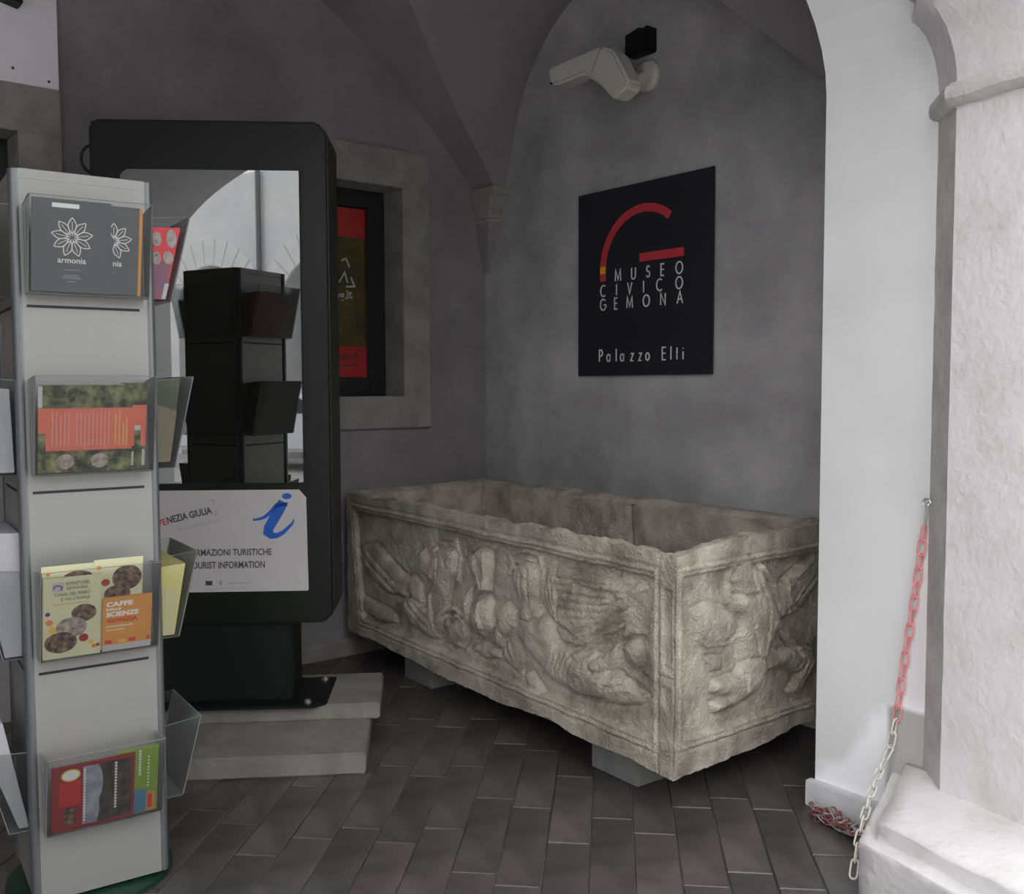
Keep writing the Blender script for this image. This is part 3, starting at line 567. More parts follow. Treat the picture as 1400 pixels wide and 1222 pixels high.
E_ST=[([(0.344,0.672,0.0075),(0.33,0.761,0.0075),(0.362,0.813,0.0075),(0.44,0.822,0.0076)],0.018),([(0.552,0.768,0.0078),(0.617,0.707,0.008),(0.672,0.618,0.0081),(0.697,0.52,0.0081)],0.038),([(0.139,0.585,0.006),(0.205,0.539,0.0061),(0.34,0.528,0.0063),(0.41,0.547,0.0064)],0.028),([(0.743,0.702,0.0082),(0.733,0.649,0.0082),(0.754,0.605,0.0082)],0.03),([(0.792,0.695,0.0069),(0.962,0.755,0.0071)],0.026),([(0.697,0.506,0.0068),(0.829,0.42,0.007),(0.931,0.393,0.0071)],0.036)]
EG_ST=[([(0.378,0.689,0.0076),(0.492,0.676,0.0078)],0.014),([(0.687,0.589,0.0081),(0.703,0.499,0.0082),(0.83,0.392,0.0084)],0.012),([(0.425,0.429,0.0052),(0.426,0.351,0.0052)],0.01),([(0.614,0.362,0.0054),(0.576,0.317,0.0053),(0.392,0.295,0.0051)],0.01),([(0.768,0.575,0.0048),(0.965,0.684,0.005)],0.008),([(0.736,0.567,0.0048),(0.85,0.659,0.0049)],0.007),([(0.81,0.582,0.0048),(0.981,0.639,0.005)],0.007),([(0.917,0.353,0.005),(0.82,0.262,0.0049)],0.009),([(0.874,0.362,0.0049),(0.783,0.284,0.0049)],0.008),([(0.831,0.371,0.0042),(0.776,0.327,0.0042)],0.006),([(0.503,0.736,0.0045),(0.582,0.607,0.0046),(0.559,0.479,0.0046)],0.007),([(0.453,0.756,0.0038),(0.531,0.615,0.0039)],0.006),([(0.458,0.576,0.0045),(0.497,0.466,0.0046)],0.007),([(0.115,0.792,0.003),(0.313,0.714,0.0031)],0.004)]

# ================================================================== CARVED SARCOPHAGUS
def seg_dome(S, Z, pts, H):
    h = np.zeros_like(S); ring = np.zeros_like(S)
    for (a, b) in zip(pts, pts[1:]):
        ax, az, ar = a; bx, bz, br = b; dx, dz = bx - ax, bz - az; L = dx * dx + dz * dz + 1e-9
        t = np.clip(((S - ax) * dx + (Z - az) * dz) / L, 0, 1); d = np.hypot(S - ax - t * dx, Z - az - t * dz); r = ar + (br - ar) * t
        q = np.clip(1 - (d / r) ** 2, 0, 1); h = np.maximum(h, H * q ** 0.6); ring = np.maximum(ring, np.exp(-((d - r * 1.06) / (0.0045)) ** 2) * (d > r * 0.9))
    return h, ring
def poly_sd(S, Z, P):
    d = np.full(S.shape, 9.0); ins = np.zeros(S.shape, bool); n = len(P)
    for i in range(n):
        ax, az = P[i]; bx, bz = P[(i + 1) % n]; dx, dz = bx - ax, bz - az
        t = np.clip(((S - ax) * dx + (Z - az) * dz) / (dx * dx + dz * dz + 1e-12), 0, 1); d = np.minimum(d, np.hypot(S - ax - t * dx, Z - az - t * dz))
        if abs(dz) > 1e-9:
            c = ((az > Z) != (bz > Z)) & (S < dx * (Z - az) / dz + ax); ins ^= c
    return np.where(ins, d, -d)
def relief(S, Z, polys, strokes, grooves):
    P0 = np.stack([S, Z, S * 0], -1); S = S + fbm(P0, 20, 3) * 0.005; Z = Z + fbm(P0 + 5, 20, 3) * 0.005
    h = np.zeros_like(S); rg = np.zeros_like(S)
    for P, H, w in polys:
        d = poly_sd(S, Z, P); a = 0.80 * H * (1 - np.exp(-np.clip(d, 0, 1) / w)) * (1 - 0.0 * d)
        rg = np.maximum(rg * (a < 0.003), np.exp(-((d + 0.004) / 0.007) ** 2) * (d < 0.002)); h = np.maximum(h, a)
    h = h + 0.35 * blur(h, 40)
    for pts, H in strokes:
        a, _ = seg_dome(S, Z, pts, H); h = np.where(a > 0, np.maximum(h + 0.35 * a, a), h)
    h = h - 0.012 * rg
    for pts, H in grooves:
        a, _ = seg_dome(S, Z, pts, H * 1.6); h = h - a
    return h + fbm(P0 + 9, 50, 4) * 0.005
def blur(h, k=1):
    for _ in range(k):
        p = np.pad(h, 1, mode='edge'); h = (p[1:-1, 1:-1] * 4 + p[:-2, 1:-1] * 2 + p[2:, 1:-1] * 2 + p[1:-1, :-2] * 2 + p[1:-1, 2:] * 2 + p[:-2, :-2] + p[:-2, 2:] + p[2:, :-2] + p[2:, 2:]) / 16
    return h
def sstep(x, w): return np.clip(x / w + 0.5, 0, 1) ** 2 * (3 - 2 * np.clip(x / w + 0.5, 0, 1))
FL = np.array([.085, -.98]); FR = np.array([2.46, -1.125]); BR = np.array([2.33, -.05]); BLc = np.array([.03, -.045])
tF = (FR - FL); lenF = np.linalg.norm(tF); tF /= lenF; nF = np.array([tF[1], -tF[0]])
tE = (BR - FR); lenE = np.linalg.norm(tE); tE /= lenE; nE = np.array([tE[1], -tE[0]])
def noise_vec(P):
    w = np.clip((P[..., 2:3] - 0.70) / 0.18, 0, 1); w2 = np.clip((0.24 - P[..., 2:3]) / 0.10, 0, 1)
    a = 0.004 + 0.003 * w + 0.008 * w2
    N = np.stack([fbm(P + k * 13.1, 9, 5) for k in range(3)], -1)
    return N * a + np.stack([fbm(P + 50 + k * 9.1, 42, 3) for k in range(3)], -1) * (0.0020 + 0.0022 * w + 0.001 * w2)
def z_topF(s): return np.interp(s, [0, .3, .8, 1.3, 1.9, 2.2, lenF], [.880, .876, .880, .878, .884, .880, .874])
def z_botF(s): return np.interp(s, [0, .54, 1.04, 1.43, 1.72, 1.93, 2.2, lenF], [.165, .150, .132, .140, .160, .142, .146, .142])
def z_topE(s): return np.interp(s, [0, .2, .33, .6, .8, lenE], [.874, .888, .898, .890, .884, .886])
def z_botE(s): return np.interp(s, [0, .25, .54, .75, lenE], [.142, .128, .112, .118, .10])
def line(v, c, w, d): return -d * np.exp(-((v - c) / w) ** 2)
def faceF(ns=460, nz=150):
    s = np.linspace(0, lenF, ns)[None]; t = np.linspace(0, 1, nz)[:, None]
    S = np.repeat(s, nz, 0); Z = z_botF(S) + (z_topF(S) - z_botF(S)) * t
    left = 0.055 + (0.816 - Z) * 0.15; right = 2.262; bot = 0.232; top = 0.800
    d = np.minimum(np.minimum(S - left, right - S), np.minimum(Z - bot, top - Z))
    h = -0.028 * sstep(d - 0.008, 0.016) + line(d, -0.006, 0.005, 0.007) + 0.004 * np.exp(-((d + 0.016) / 0.006) ** 2) + line(d, -0.028, 0.004, 0.006)
    r = blur(relief(S, Z, FP, F_ST, FG_ST), 1)
    inside = sstep(d - 0.006, 0.02)
    h = h + r * inside
    # carved strips above the panel and corner pilaster
    for c in (0.835,): h += line(Z, c, 0.003, 0.004) * (S < 2.28)
    def recess(x0, x1, z0, z1, dep, pointed=False):
        zz0 = z0 + (0.6 * np.clip((S - x0) * -1 + (x1 - x0), 0, 1) if pointed else 0) * 1.4
        q = np.minimum(np.minimum(S - x0, x1 - S), np.minimum(Z - zz0, z1 - Z)); return -dep * sstep(q - 0.003, 0.008)
    h += recess(2.312, 2.358, .492, .765, .010) + recess(2.312, 2.358, .345, .442, .010, True)
    h += line(S, 2.298, 0.003, 0.005) + line(S, 2.370, 0.003, 0.004) * (Z < .8) + line(Z, .472, .004, .006) * (S > 2.29)
    edge = sstep(np.minimum(S, lenF - S) - 0.004, 0.01) * sstep(np.minimum(Z - z_botF(S), z_topF(S) - Z) - 0.004, 0.012)
    h = h * edge
    # rounded, worn top edge
    P = np.zeros(S.shape + (3,)); P[..., 0] = FL[0] + tF[0] * S; P[..., 1] = FL[1] + tF[1] * S; P[..., 2] = Z
    Q = P + noise_vec(P); Q[..., 0] += nF[0] * h; Q[..., 1] += nF[1] * h
    return Q
def faceE(ns=220, nz=150):
    s = np.linspace(0, lenE, ns)[None]; t = np.linspace(0, 1, nz)[:, None]
    S = np.repeat(s, nz, 0); Z = z_botE(S) + (z_topE(S) - z_botE(S)) * t
    top = 0.812 - 0.030 * S; bot = 0.255 - 0.075 * S; left = 0.040; right = lenE - 0.05
    d = np.minimum(np.minimum(S - left, right - S), np.minimum(Z - bot, top - Z))
    h = -0.022 * sstep(d - 0.008, 0.016) + line(d, -0.006, 0.005, 0.006) + 0.005 * np.exp(-((d + 0.014) / 0.006) ** 2) + line(d, -0.026, 0.004, 0.005)
    r = blur(relief(S, Z, EP, E_ST, EG_ST), 1); h = h + r * sstep(d - 0.004, 0.02)
    edge = sstep(np.minimum(S, lenE - S) - 0.004, 0.01) * sstep(np.minimum(Z - z_botE(S), z_topE(S) - Z) - 0.004, 0.012)
    h = h * edge
    P = np.zeros(S.shape + (3,)); P[..., 0] = FR[0] + tE[0] * S; P[..., 1] = FR[1] + tE[1] * S; P[..., 2] = Z
    Q = P + noise_vec(P); Q[..., 0] += nE[0] * h; Q[..., 1] += nE[1] * h
    return Q
def plain(A, B, zb0, zb1, zt0, zt1, ns, nz):
    s = np.linspace(0, 1, ns)[None]; t = np.linspace(0, 1, nz)[:, None]; S = np.repeat(s, nz, 0)
    P = np.zeros(S.shape + (3,)); P[..., 0] = A[0] + (B[0] - A[0]) * S; P[..., 1] = A[1] + (B[1] - A[1]) * S
    P[..., 2] = (zb0 + (zb1 - zb0) * S) * (1 - t) + (zt0 + (zt1 - zt0) * S) * t
    return P + noise_vec(P)
outer = [FL, FR, BR, BLc]
WALL = 0.085
def inset(pts, w):
    out = []
    for i in range(4):
        p, a, b = pts[i], pts[i - 1], pts[(i + 1) % 4]; d1 = (p - a) / np.linalg.norm(p - a); d2 = (b - p) / np.linalg.norm(b - p)
        n1_ = np.array([-d1[1], d1[0]]); n2_ = np.array([-d2[1], d2[0]]); out.append(p + (n1_ + n2_) / (1 + n1_ @ n2_) * w)
    return out
inner = inset(outer, WALL)
tops = [(z_topF, lenF), (z_topE, lenE), (lambda s: np.interp(s, [0, 1.0, 1.4, 1.42, 2.4], [.886, .884, .882, .874, .888]), np.linalg.norm(BLc - BR)), (lambda s: np.interp(s, [0, .5, 1], [.888, .884, .880]), np.linalg.norm(FL - BLc))]
parts_ = [faceF(), faceE()]
lb = np.linalg.norm(BLc - BR); ll = np.linalg.norm(FL - BLc)
parts_.append(plain(BR, BLc, .10, .16, .886, .888, 80, 20)); parts_.append(plain(BLc, FL, .16, .165, .888, .880, 60, 20))
for i in range(4):
    f, L = tops[i]; n = (460, 220, 200, 110)[i]; s = np.linspace(0, 1, n)[None]; t = np.linspace(0, 1, 12)[:, None]
    A, B, a, b = outer[i], outer[(i + 1) % 4], inner[i], inner[(i + 1) % 4]
    O = A[None, None] * (1 - s[..., None]) + B[None, None] * s[..., None]; I = a[None, None] * (1 - s[..., None]) + b[None, None] * s[..., None]
    P = np.zeros((12, n, 3)); XY = O * (1 - t[..., None]) + I * t[..., None]; P[..., :2] = XY
    P[..., 2] = f(s * L) - 0.020 * t ** 3 + 0.003 * np.sin(t * np.pi)
    Nz = noise_vec(P); P1 = P + Nz
    P1[..., 2] += fbm(P + 3, 14, 4) * 0.022 * np.sin(np.pi * np.clip(t, 0, 1)) 
    parts_.append(P1)
    # inner wall going down
    td = np.linspace(0, 1, 46)[:, None]; Q = np.zeros((46, n, 3)); Q[..., :2] = np.repeat(I, 46, 0)
    ztop = P[-1, :, 2][None]; Q[..., 2] = ztop * (1 - td) + 0.30 * td; Q1 = Q + noise_vec(Q)
    tool = (fbm(Q * np.array([1, 1, 0.25]) + 20, 40, 3) * 0.007 + fbm(Q + 9, 7, 3) * 0.012) * np.clip(td * 8, 0, 1)
    d = (B - A) / np.linalg.norm(B - A); nin = np.array([-d[1], d[0]])
    if i == 2:   # old crack in the far wall
        sc = s * L - (BR[0] - 1.30) - 0.012 * np.sin(td * 14); tool = tool - 0.022 * np.exp(-(sc / 0.012) ** 2) * np.clip(1.1 - td * 1.6, 0, 1)
    Q1[..., :2] += nin * tool[..., None]
    parts_.append(Q1)
s = np.linspace(0, 1, 40)[None, :, None]; t = np.linspace(0, 1, 20)[:, None, None]
def quadfill(a, b, c, d, z):
    XY = (a * (1 - s) + b * s) * (1 - t) + (d * (1 - s) + c * s) * t; P = np.zeros((20, 40, 3)); P[..., :2] = XY; P[..., 2] = z; return P + noise_vec(P) * 0.6
parts_.append(quadfill(*inner, 0.30)); parts_.append(quadfill(*outer, 0.155))
sar = grid_obj('sarcophagus', parts_, M_SAR)
tag(sar, 'large carved stone sarcophagus with worn winged figures in relief, open at the top', 'sarcophagus')
def block(x0, x1, y0, y1, h, rz, label):
    o = MB().box(-(x1 - x0) / 2, (x1 - x0) / 2, -(y1 - y0) / 2, (y1 - y0) / 2, 0, h, bev=0.005).done('support_block', M_CON)
    o.location = ((x0 + x1) / 2, (y0 + y1) / 2, 0); o.rotation_euler = (0, 0, rz); tag(o, label, 'block', 'concrete blocks under the sarcophagus')
block(1.94, 2.19, -1.005, -0.80, 0.128, R(-3), 'grey concrete block under the near right corner of the sarcophagus')
block(0.54, 0.79, -0.93, -0.73, 0.14, R(-3), 'grey concrete block under the far left end of the sarcophagus, in shadow')

# ================================================================== INFORMATION KIOSK
KA = R(56.5); kt = Vector((math.cos(KA), math.sin(KA))); kn = Vector((kt.y, -kt.x))
ko = kt * -1.19 + kn * 1.62
sl = thing('stone_plinth', 'two-step grey stone plinth under the black kiosk', 'plinth', (ko.x, ko.y, 0), KA)
o = MB().box(-0.62, 0.588, -0.533, 0.26, 0, 0.080, bev=0.006).done('lower_slab', M_SLB, sl); roughen(o, 0.002, 30)
o = MB().box(-0.64, 0.626, -0.165, 0.262, 0.080, 0.145, bev=0.006).done('upper_slab', M_SLB, sl)
KA2 = R(54.5)
ki = thing('information_kiosk', 'tall black tourist information kiosk with a dark mirroring screen', 'kiosk', (ko.x, ko.y, 0.145), KA2)
Z0 = 0.145
def kz(z): return z - Z0
MB().prism([(-.44, -.195), (.37, -.195), (.42, -.15), (.42, .19), (-.44, .19)], 0.0, 0.012, 'z', bev=0.002).done('base_plate', M_BLK, ki)
for x, y in ((.345, -.155), (.375, .15), (-.40, -.155), (-.40, .15)):
    MB().lathe([(0.016, 0), (0.016, 0.004), (0.011, 0.006), (0.011, 0.014), (0.004, 0.016)], n=8).done('bolt', M_STEEL, ki, (x, y, 0.012))
MB().box(-.28, .283, -.12, .12, 0.012, kz(.52), bev=0.008).done('pedestal', M_BLK, ki)
bdy = MB().prism([(-.451, .50), (-.435, .48), (.415, .48), (.455, .52), (.455, 2.405), (.415, 2.45), (-.43, 2.45), (-.451, 2.43)], -.155, .155, 'y', bev=0.009, seg=3)
bmesh.ops.translate(bdy.bm, verts=bdy.bm.verts[:], vec=(0, 0, -Z0)); bdy.done('housing', M_BLS, ki, smooth=True)
# inset bezel ring and screen
def ringbox(mb, x0, x1, z0, z1, w, ya, yb):
    mb.box(x0 - w, x0, ya, yb, z0 - w, z1 + w); mb.box(x1, x1 + w, ya, yb, z0 - w, z1 + w); mb.box(x0, x1, ya, yb, z1, z1 + w); mb.box(x0, x1, ya, yb, z0 - w, z0)
mb = MB(); ringbox(mb, -.336, .343, kz(1.045), kz(2.26), 0.008, -.1585, -.154); mb.done('screen_bezel', M_BLK, ki)
MB().box(-.336, .343, -.1575, -.154, kz(1.045), kz(2.26)).done('screen', M_SCR, ki)
st = MB().prism([(-.36, kz(.612)), (.352, kz(.612)), (.356, kz(.616)), (.352, kz(.985)), (.325, kz(1.017)), (-.36, kz(1.017))], -.157, -.1545, 'y').done('information_sign', M_PAP, ki)
def K(cx, cy): return (1.19 - .956 + (200 + cx / 4.7 - 380) * .00288, kz(.911 - (640 + cy / 4.7 - 705) * .0030))
yk = -.1578
mb = MB(); bl = [K(*p) for p in ((697, 325), (735, 322), (775, 308), (815, 275), (848, 238))]
ribbon(mb, bl, [0.008, 0.010, 0.013, 0.016, 0.016], yk, -.157)
bl = [K(*p) for p in ((893, 215), (862, 270), (828, 325), (798, 375), (792, 405), (815, 425), (850, 425), (890, 405), (925, 372), (948, 350), (960, 325))]
ribbon(mb, bl, [0.040, 0.040, 0.040, 0.038, 0.036, 0.027, 0.020, 0.016, 0.013, 0.010, 0.004], yk, -.157)
mb.prism([K(845, 222), K(922, 218), K(908, 245), K(830, 245)], yk, -.157, 'y')
c = K(915, 180); mb.prism(disc_pts(c[0], c[1], .019, .012), yk, -.157, 'y')
mb.done('letter_i', M_BLU, ki)
a = K(228, 547); b2 = K(812, 505); text_obj('lettering', 'INFORMAZIONI TURISTICHE', a[0], b2[0], a[1], b2[1], yk, M_INK, ki, bold=0.022)
a = K(278, 627); b2 = K(768, 583); text_obj('lettering', 'TOURIST INFORMATION', a[0], b2[0], a[1], b2[1], yk, M_INK, ki, bold=0.022)
tl = R(13)
a = K(-55, 395); text_obj('lettering', 'FRIULI', a[0], a[0] + .085, a[1], a[1] + .024, yk, M_INK, ki, bold=0.03, rot=tl)
a = K(92, 362); text_obj('lettering', 'VE', a[0], a[0] + .038, a[1], a[1] + .026, yk, M_RIN, ki, bold=0.03, rot=tl)
a = K(158, 345); text_obj('lettering', 'NEZIA GIULIA', a[0], a[0] + .178, a[1], a[1] + .028, yk, M_INK, ki, bold=0.03, rot=tl)
a = K(222, 398); text_obj('web_address', 'www.turismofvg.it', a[0], a[0] + .168, a[1], a[1] + .018, yk, M_GRY, ki, bold=0.0, rot=tl)
mb = MB()
ribbon(mb, [K(420, 207), K(447, 200), K(455, 222)], .0035, yk, -.157); ribbon(mb, [K(463, 262), K(471, 287), K(445, 294)], .0035, yk, -.157)
ribbon(mb, [K(530, 722), K(675, 716)], .004, yk, -.157); ribbon(mb, [K(380, 756), K(670, 748)], .002, yk, -.157)
o = mb.done('small_print', M_GRY, ki); o['kind'] = 'stuff'
mb = MB(); a = K(388, 732); mb.box(a[0], a[0] + .026, yk, -.157, a[1], a[1] + .018); mb.done('flag_emblem', M_INK, ki)
mb = MB(); a = K(484, 718); mb.prism(disc_pts(a[0], a[1], .007, .011, 6), yk, -.157, 'y'); mb.done('crest_emblem', M_GRY, ki)
MB().tube([(-.45 - 0.042 * math.cos(t), -.12, kz(2.305) + 0.052 * math.sin(t)) for t in np.linspace(-1.5, 1.5, 13)], 0.006, 8).done('side_handle', M_BLK, ki, smooth=True)
MB().prism([(-.30, kz(2.452)), (-.30, kz(2.50)), (-.24, kz(2.498)), (-.13, kz(2.482)), (-.10, kz(2.452))], .06, .064, 'y').done('top_tab', M_ACR, ki)

# ================================================================== MUSEUM SIGN ON THE RIGHT WALL
sg = thing('museum_sign', 'black square museum sign with red arc emblem on the right wall', 'sign', (0, -0.001, 0))
MB().box(.813, 1.692, -0.022, -0.012, 1.475, 2.394, bev=0.0015).done('panel', M_SIG, sg)
for x in (.95, 1.55):
    for z in (1.6, 2.27): MB().lathe([(.02, 0), (.02, .012)], n=12).done('spacer', M_DRK, sg, (x, 0, z), (R(90), 0, 0))
y0, y1 = -0.0235, -0.0221
mb = MB(); ribbon(mb, [(.995, 1.945), (.995, 1.998)] + arc(1.268, 2.0, .273, .272, 180, 52, 26), .039, y0, y1); mb.done('red_arc', M_RED, sg)
MB().box(1.245, 1.522, y0, y1, 2.018, 2.058).done('red_bar', M_RED, sg)
MB().box(.976, 1.014, y0 - .001, y0, 1.982, 2.018).done('yellow_mark', M_YEL, sg)
for row, zc in ((zip('MUSEO', (1.10, 1.205, 1.30, 1.392, 1.495)), 1.967), (zip('CIVICO', (.995, 1.09, 1.18, 1.272, 1.372, 1.495)), 1.898), (zip('GEMONA', (.995, 1.087, 1.18, 1.29, 1.396, 1.50)), 1.830)):
    for c, x in row:
        mb = MB(); write(mb, c, x, zc - .027, .054, .0066, y0, y1, .88); mb.done('letter', M_WHT, sg)
for c, x in zip('PalazzoElti', (.982, 1.035, 1.09, 1.13, 1.198, 1.252, 1.30, 1.405, 1.448, 1.485, 1.522)):
    mb = MB(); write(mb, c, x, 1.546, .058, .0064, y0, y1, .95); mb.done('letter', M_WHT, sg)

# ================================================================== SECURITY CAMERA
cc = thing('security_camera', 'cream security camera on a round wall bracket above the museum sign', 'camera', (1.268, 0, 2.885), 0)
def cz(x, z): return (x - 1.268, z - 2.885)
MB().lathe([(.070, 0), (.075, .006), (.074, .02), (.060, .036), (.03, .045)], n=36).done('wall_plate', M_CCT, cc, (0.01, 0, 0), (R(90), 0, 0), smooth=True)
MB().tube([(0.0, -.03, 0.0), (-.005, -.09, -.03), (.06, -.16, -.075), (.10, -.22, -.085)], [.030, .028, .030, .036], 14).done('bracket_arm', M_CCT, cc, smooth=True)
pts = [cz(.890, 2.962), cz(1.235, 2.972), cz(1.262, 2.967), cz(1.335, 2.930), cz(1.432, 2.772), cz(1.422, 2.745), cz(1.335, 2.712), cz(1.255, 2.795), cz(1.145, 2.872), cz(.948, 2.868), cz(.902, 2.882)]
MB().prism(pts, -.30, -.20, 'y', bev=0.012, seg=3).done('housing', M_CCT, cc, smooth=True)
MB().prism([cz(1.262, 2.974), cz(1.268, 2.974), cz(1.20, 2.86), cz(1.194, 2.86)], -.3015, -.1985, 'y').done('joint_seam', M_GRY, cc)
MB().box(-.30, -.26, -.282, -.218, -.0, .06, bev=0.004).done('lens_window', M_CARG, cc, (-.082, 0, 0.003))
ds = MB().prism([(-.075, -.052), (.068, -.052), (.068, .062), (.035, .050), (.015, .064), (-.055, .050), (-.075, .050)], -.075, 0, 'y', bev=0.006).done('junction_box', M_BLK)
ds.location = (1.262, -0.001, 3.035); tag(ds, 'small black box on the wall right above the security camera', 'box')
MB().lathe([(.012, 0), (.014, .03), (.01, .035)], n=12).done('cable_gland', M_CCT, ds, (-.082, -.03, .03), (0, R(-90), 0))
MB().tube([(-.08, -.035, -.01), (-.09, -.05, -.06), (-.085, -.07, -.12), (-.03, -.06, -.14)], .006, 8).done('cable', M_SUR, ds, smooth=True)

# ================================================================== LEAFLET RACK
RA = R(85); rt = Vector((math.cos(RA), math.sin(RA))); rn = Vector((rt.y, -rt.x))
ro = rt * -2.54 + rn * 1.819
RW = 0.146; RD = 0.17
rk = thing('leaflet_rack', 'tall silver four-sided leaflet rack with clear pockets on a dark green base', 'rack', (ro.x, ro.y, 0), RA)
MB().lathe([(.225, 0), (.225, .014), (.21, .022), (.05, .028)], n=48).done('base', M_GRN, rk, smooth=True)
MB().box(-RW, RW, -RD + .02, RD - .02, .028, .05).done('turntable', M_GRN, rk)
for sx in (-1, 1):
    for sy in (-1, 1): MB().tube([(sx * .163, sy * .154, .035), (sx * .163, sy * .154, 1.985)], .017, 16).done('corner_post', M_POST, rk, smooth=True)
MB().box(-.16, .16, -.155, .155, 1.975, 1.985, bev=.003).done('top_cap', M_ALU, rk)
def side_xf(k): return R(90 * k)      # 0 front, 1 right, 2 back, 3 left
POCK = [(1.665, 1.905), (1.195, 1.452), (.705, .948), (.236, .459)]
for k in range(4):
    hw = .158 if k % 2 == 0 else .150; dd = RD if k % 2 == 0 else .172
    p = MB().box(-hw, hw, -dd, -dd + .006, .034, 1.987, bev=.0015).done('panel', M_ALU, rk, rot=(0, 0, side_xf(k)))
    MB().box(-hw + .004, hw - .004, -dd - .001, -dd, 1.962, 1.966).done('trim_line', M_GRY, p)
    for z in (1.634, 1.145, .660): MB().box(-.146, .136, -dd - .0014, -dd, z - .0035, z + .0035).done('slot', M_SLOT, p)
def pocket(k, zb, zt):
    dd = RD if k % 2 == 0 else .172
    o = MB(); hw = .149; y0_, y1_ = -dd - .055, -dd - .112
    o.prism([(y0_, zb), (y0_ - .0025, zb), (y1_ - .0025, zt), (y1_, zt)], -hw, hw, 'x')
    for sx in (-hw, hw - .0025): o.prism([(-dd - .002, zb), (y0_, zb), (y1_, zt), (-dd - .002, zt - .012)], sx, sx + .0025, 'x')
    o.box(-hw, hw, y0_, -dd - .002, zb - .0025, zb)
    p = o.done('pocket', M_ACR, rk, rot=(0, 0, side_xf(k)))
    e = MB()
    e.tube([(-hw, y1_, zt), (hw, y1_, zt)], .001, 5)
    for sx in (-hw, hw): e.tube([(sx, -dd - .002, zt - .012), (sx, y1_, zt), (sx, y0_, zb)], .001, 5)
    e.tube([(-hw, y0_, zb), (hw, y0_, zb)], .001, 5)
    o = e.done('pocket_edge', M_ACE, p)
    return p
for k in range(4):
    for zb, zt in POCK: pocket(k, zb, zt)
TILT = math.atan2(.056, .24)
def leaflet(name, label, cat, k, pk, x0, x1, h, depth, m, lift=0.004, thick=.0018, group=None, roll=0.0):
    """a printed sheet standing in pocket pk on side k; local frame: x to the right, -y outwards, z up along the sheet"""
    zb, zt = POCK[pk]; dd = RD if k % 2 == 0 else .172
    o = MB().box(x0, x1, 0, thick, 0, h).done(name, m)
    M = Matrix.Translation((ro.x, ro.y, 0)) @ Matrix.Rotation(RA, 4, 'Z') @ Matrix.Rotation(side_xf(k), 4, 'Z') @ Matrix.Translation((0, -dd - .055 + .003 + depth, zb + lift)) @ Matrix.Rotation(TILT, 4, 'X') @ Matrix.Rotation(roll, 4, 'Y')
    o.matrix_world = M; tag(o, label, cat, group); return o
def rect(par, name, x0, x1, z0, z1, m, y=-.0006): return MB().box(x0, x1, y, y + .0004, z0, z1).done(name, m, par)
def oval(par, name, cx, cz_, rx, rz, m, y=-.0008, a0=0, a1=360):
    pts = disc_pts(cx, cz_, rx, rz, 22) if a1 - a0 == 360 else [(cx + rx * math.cos(R(a0 + (a1 - a0) * i / 14)), cz_ + rz * math.sin(R(a0 + (a1 - a0) * i / 14))) for i in range(15)]
    return MB().prism(pts, y, y + .0004, 'y').done(name, m, par)
def flower(par, cx, cz_, r, half=False):
    mb = MB()
    for i in range(9):
        a = math.pi / 2 + 2 * math.pi * i / 9
        if half and math.cos(a) < -0.05: continue
        for s_ in (-1, 1):
            P = []
            for t in np.linspace(0.18, 1, 9):
                w = math.sin((t - .18) / .82 * math.pi) * .20 * s_; P.append((cx + r * (t * math.cos(a) - w * math.sin(a)), cz_ + r * (t * math.sin(a) + w * math.cos(a))))
            ribbon(mb, P, .0022, -.0009, -.0006)
        ribbon(mb, [(cx + r * .1 * math.cos(a), cz_ + r * .1 * math.sin(a)), (cx + r * .8 * math.cos(a), cz_ + r * .8 * math.sin(a))], .0014, -.0009, -.0006)
    mb.done('flower_emblem', M_WHT, par)
# top pocket, front: two charcoal leaflets and an orange one behind
la = leaflet('leaflet', 'charcoal leaflet with a full white flower emblem, top front pocket', 'leaflet', 0, 0, -.142, .048, .236, .0, M_LEAF)
flower(la, -.046, .142, .050)
text_obj('title', 'armonia', -.080, -.012, .076, .090, -.0009, M_WHT, la, bold=.01)
rect(la, 'label_strip', -.094, -.030, .215, .226, M_WHT); rect(la, 'text_line', -.066, -.026, .058, .0595, M_GRY)
for z, w in ((.044, .016), (.040, .020), (.036, .022), (.028, .010)): rect(la, 'text_line', -.046 - w, -.046 + w, z, z + .0015, M_GRY)
lb2 = leaflet('leaflet', 'charcoal leaflet showing half a white flower emblem, right in the top front pocket', 'leaflet', 0, 0, -.02, .120, .232, .006, M_LEAF)
flower(lb2, .056, .142, .046, True); text_obj('title', 'nia', .056, .078, .076, .090, -.0009, M_WHT, lb2, bold=.01); rect(lb2, 'text_line', .056, .062, .058, .0595, M_GRY)
leaflet('leaflet', 'orange leaflet edge at the right of the top front pocket', 'leaflet', 0, 0, -.01, .129, .231, .010, M_ORG)
# second pocket: vermilion brochures over plant photographs
def plant_brochure(x0, x1, dep, label, red0, lift=0.004):
    o = leaflet('brochure', label, 'brochure', 0, 1, x0, x1, .235, dep, M_FOL, lift)
    rect(o, 'red_panel', red0, x1, .060 if red0 > x0 else .05, .174, M_REDP)
    rect(o, 'red_tab', x0, red0 + .002, .108, .174, M_REDP) if red0 > x0 + .001 else None
    rect(o, 'white_margin', x0, x0 + .010, .176, .232, M_PAP)
    return o
b1 = plant_brochure(-.140, .090, 0, 'landscape brochure with a wide vermilion panel over plant photos, second front pocket', -.122)
mb = MB()
random.seed(8)
for i in range(15):
    x = -.108 + i * .0098
    if i in (5,): continue
    z0 = .070 + random.random() * .006; mb.box(x, x + .0035, -.0010, -.0007, z0, z0 + .085 + random.random() * .012)
o = mb.done('small_print', mat('pink_print', lin(.72, .30, .26), .6), b1); o['kind'] = 'stuff'
mb = MB()
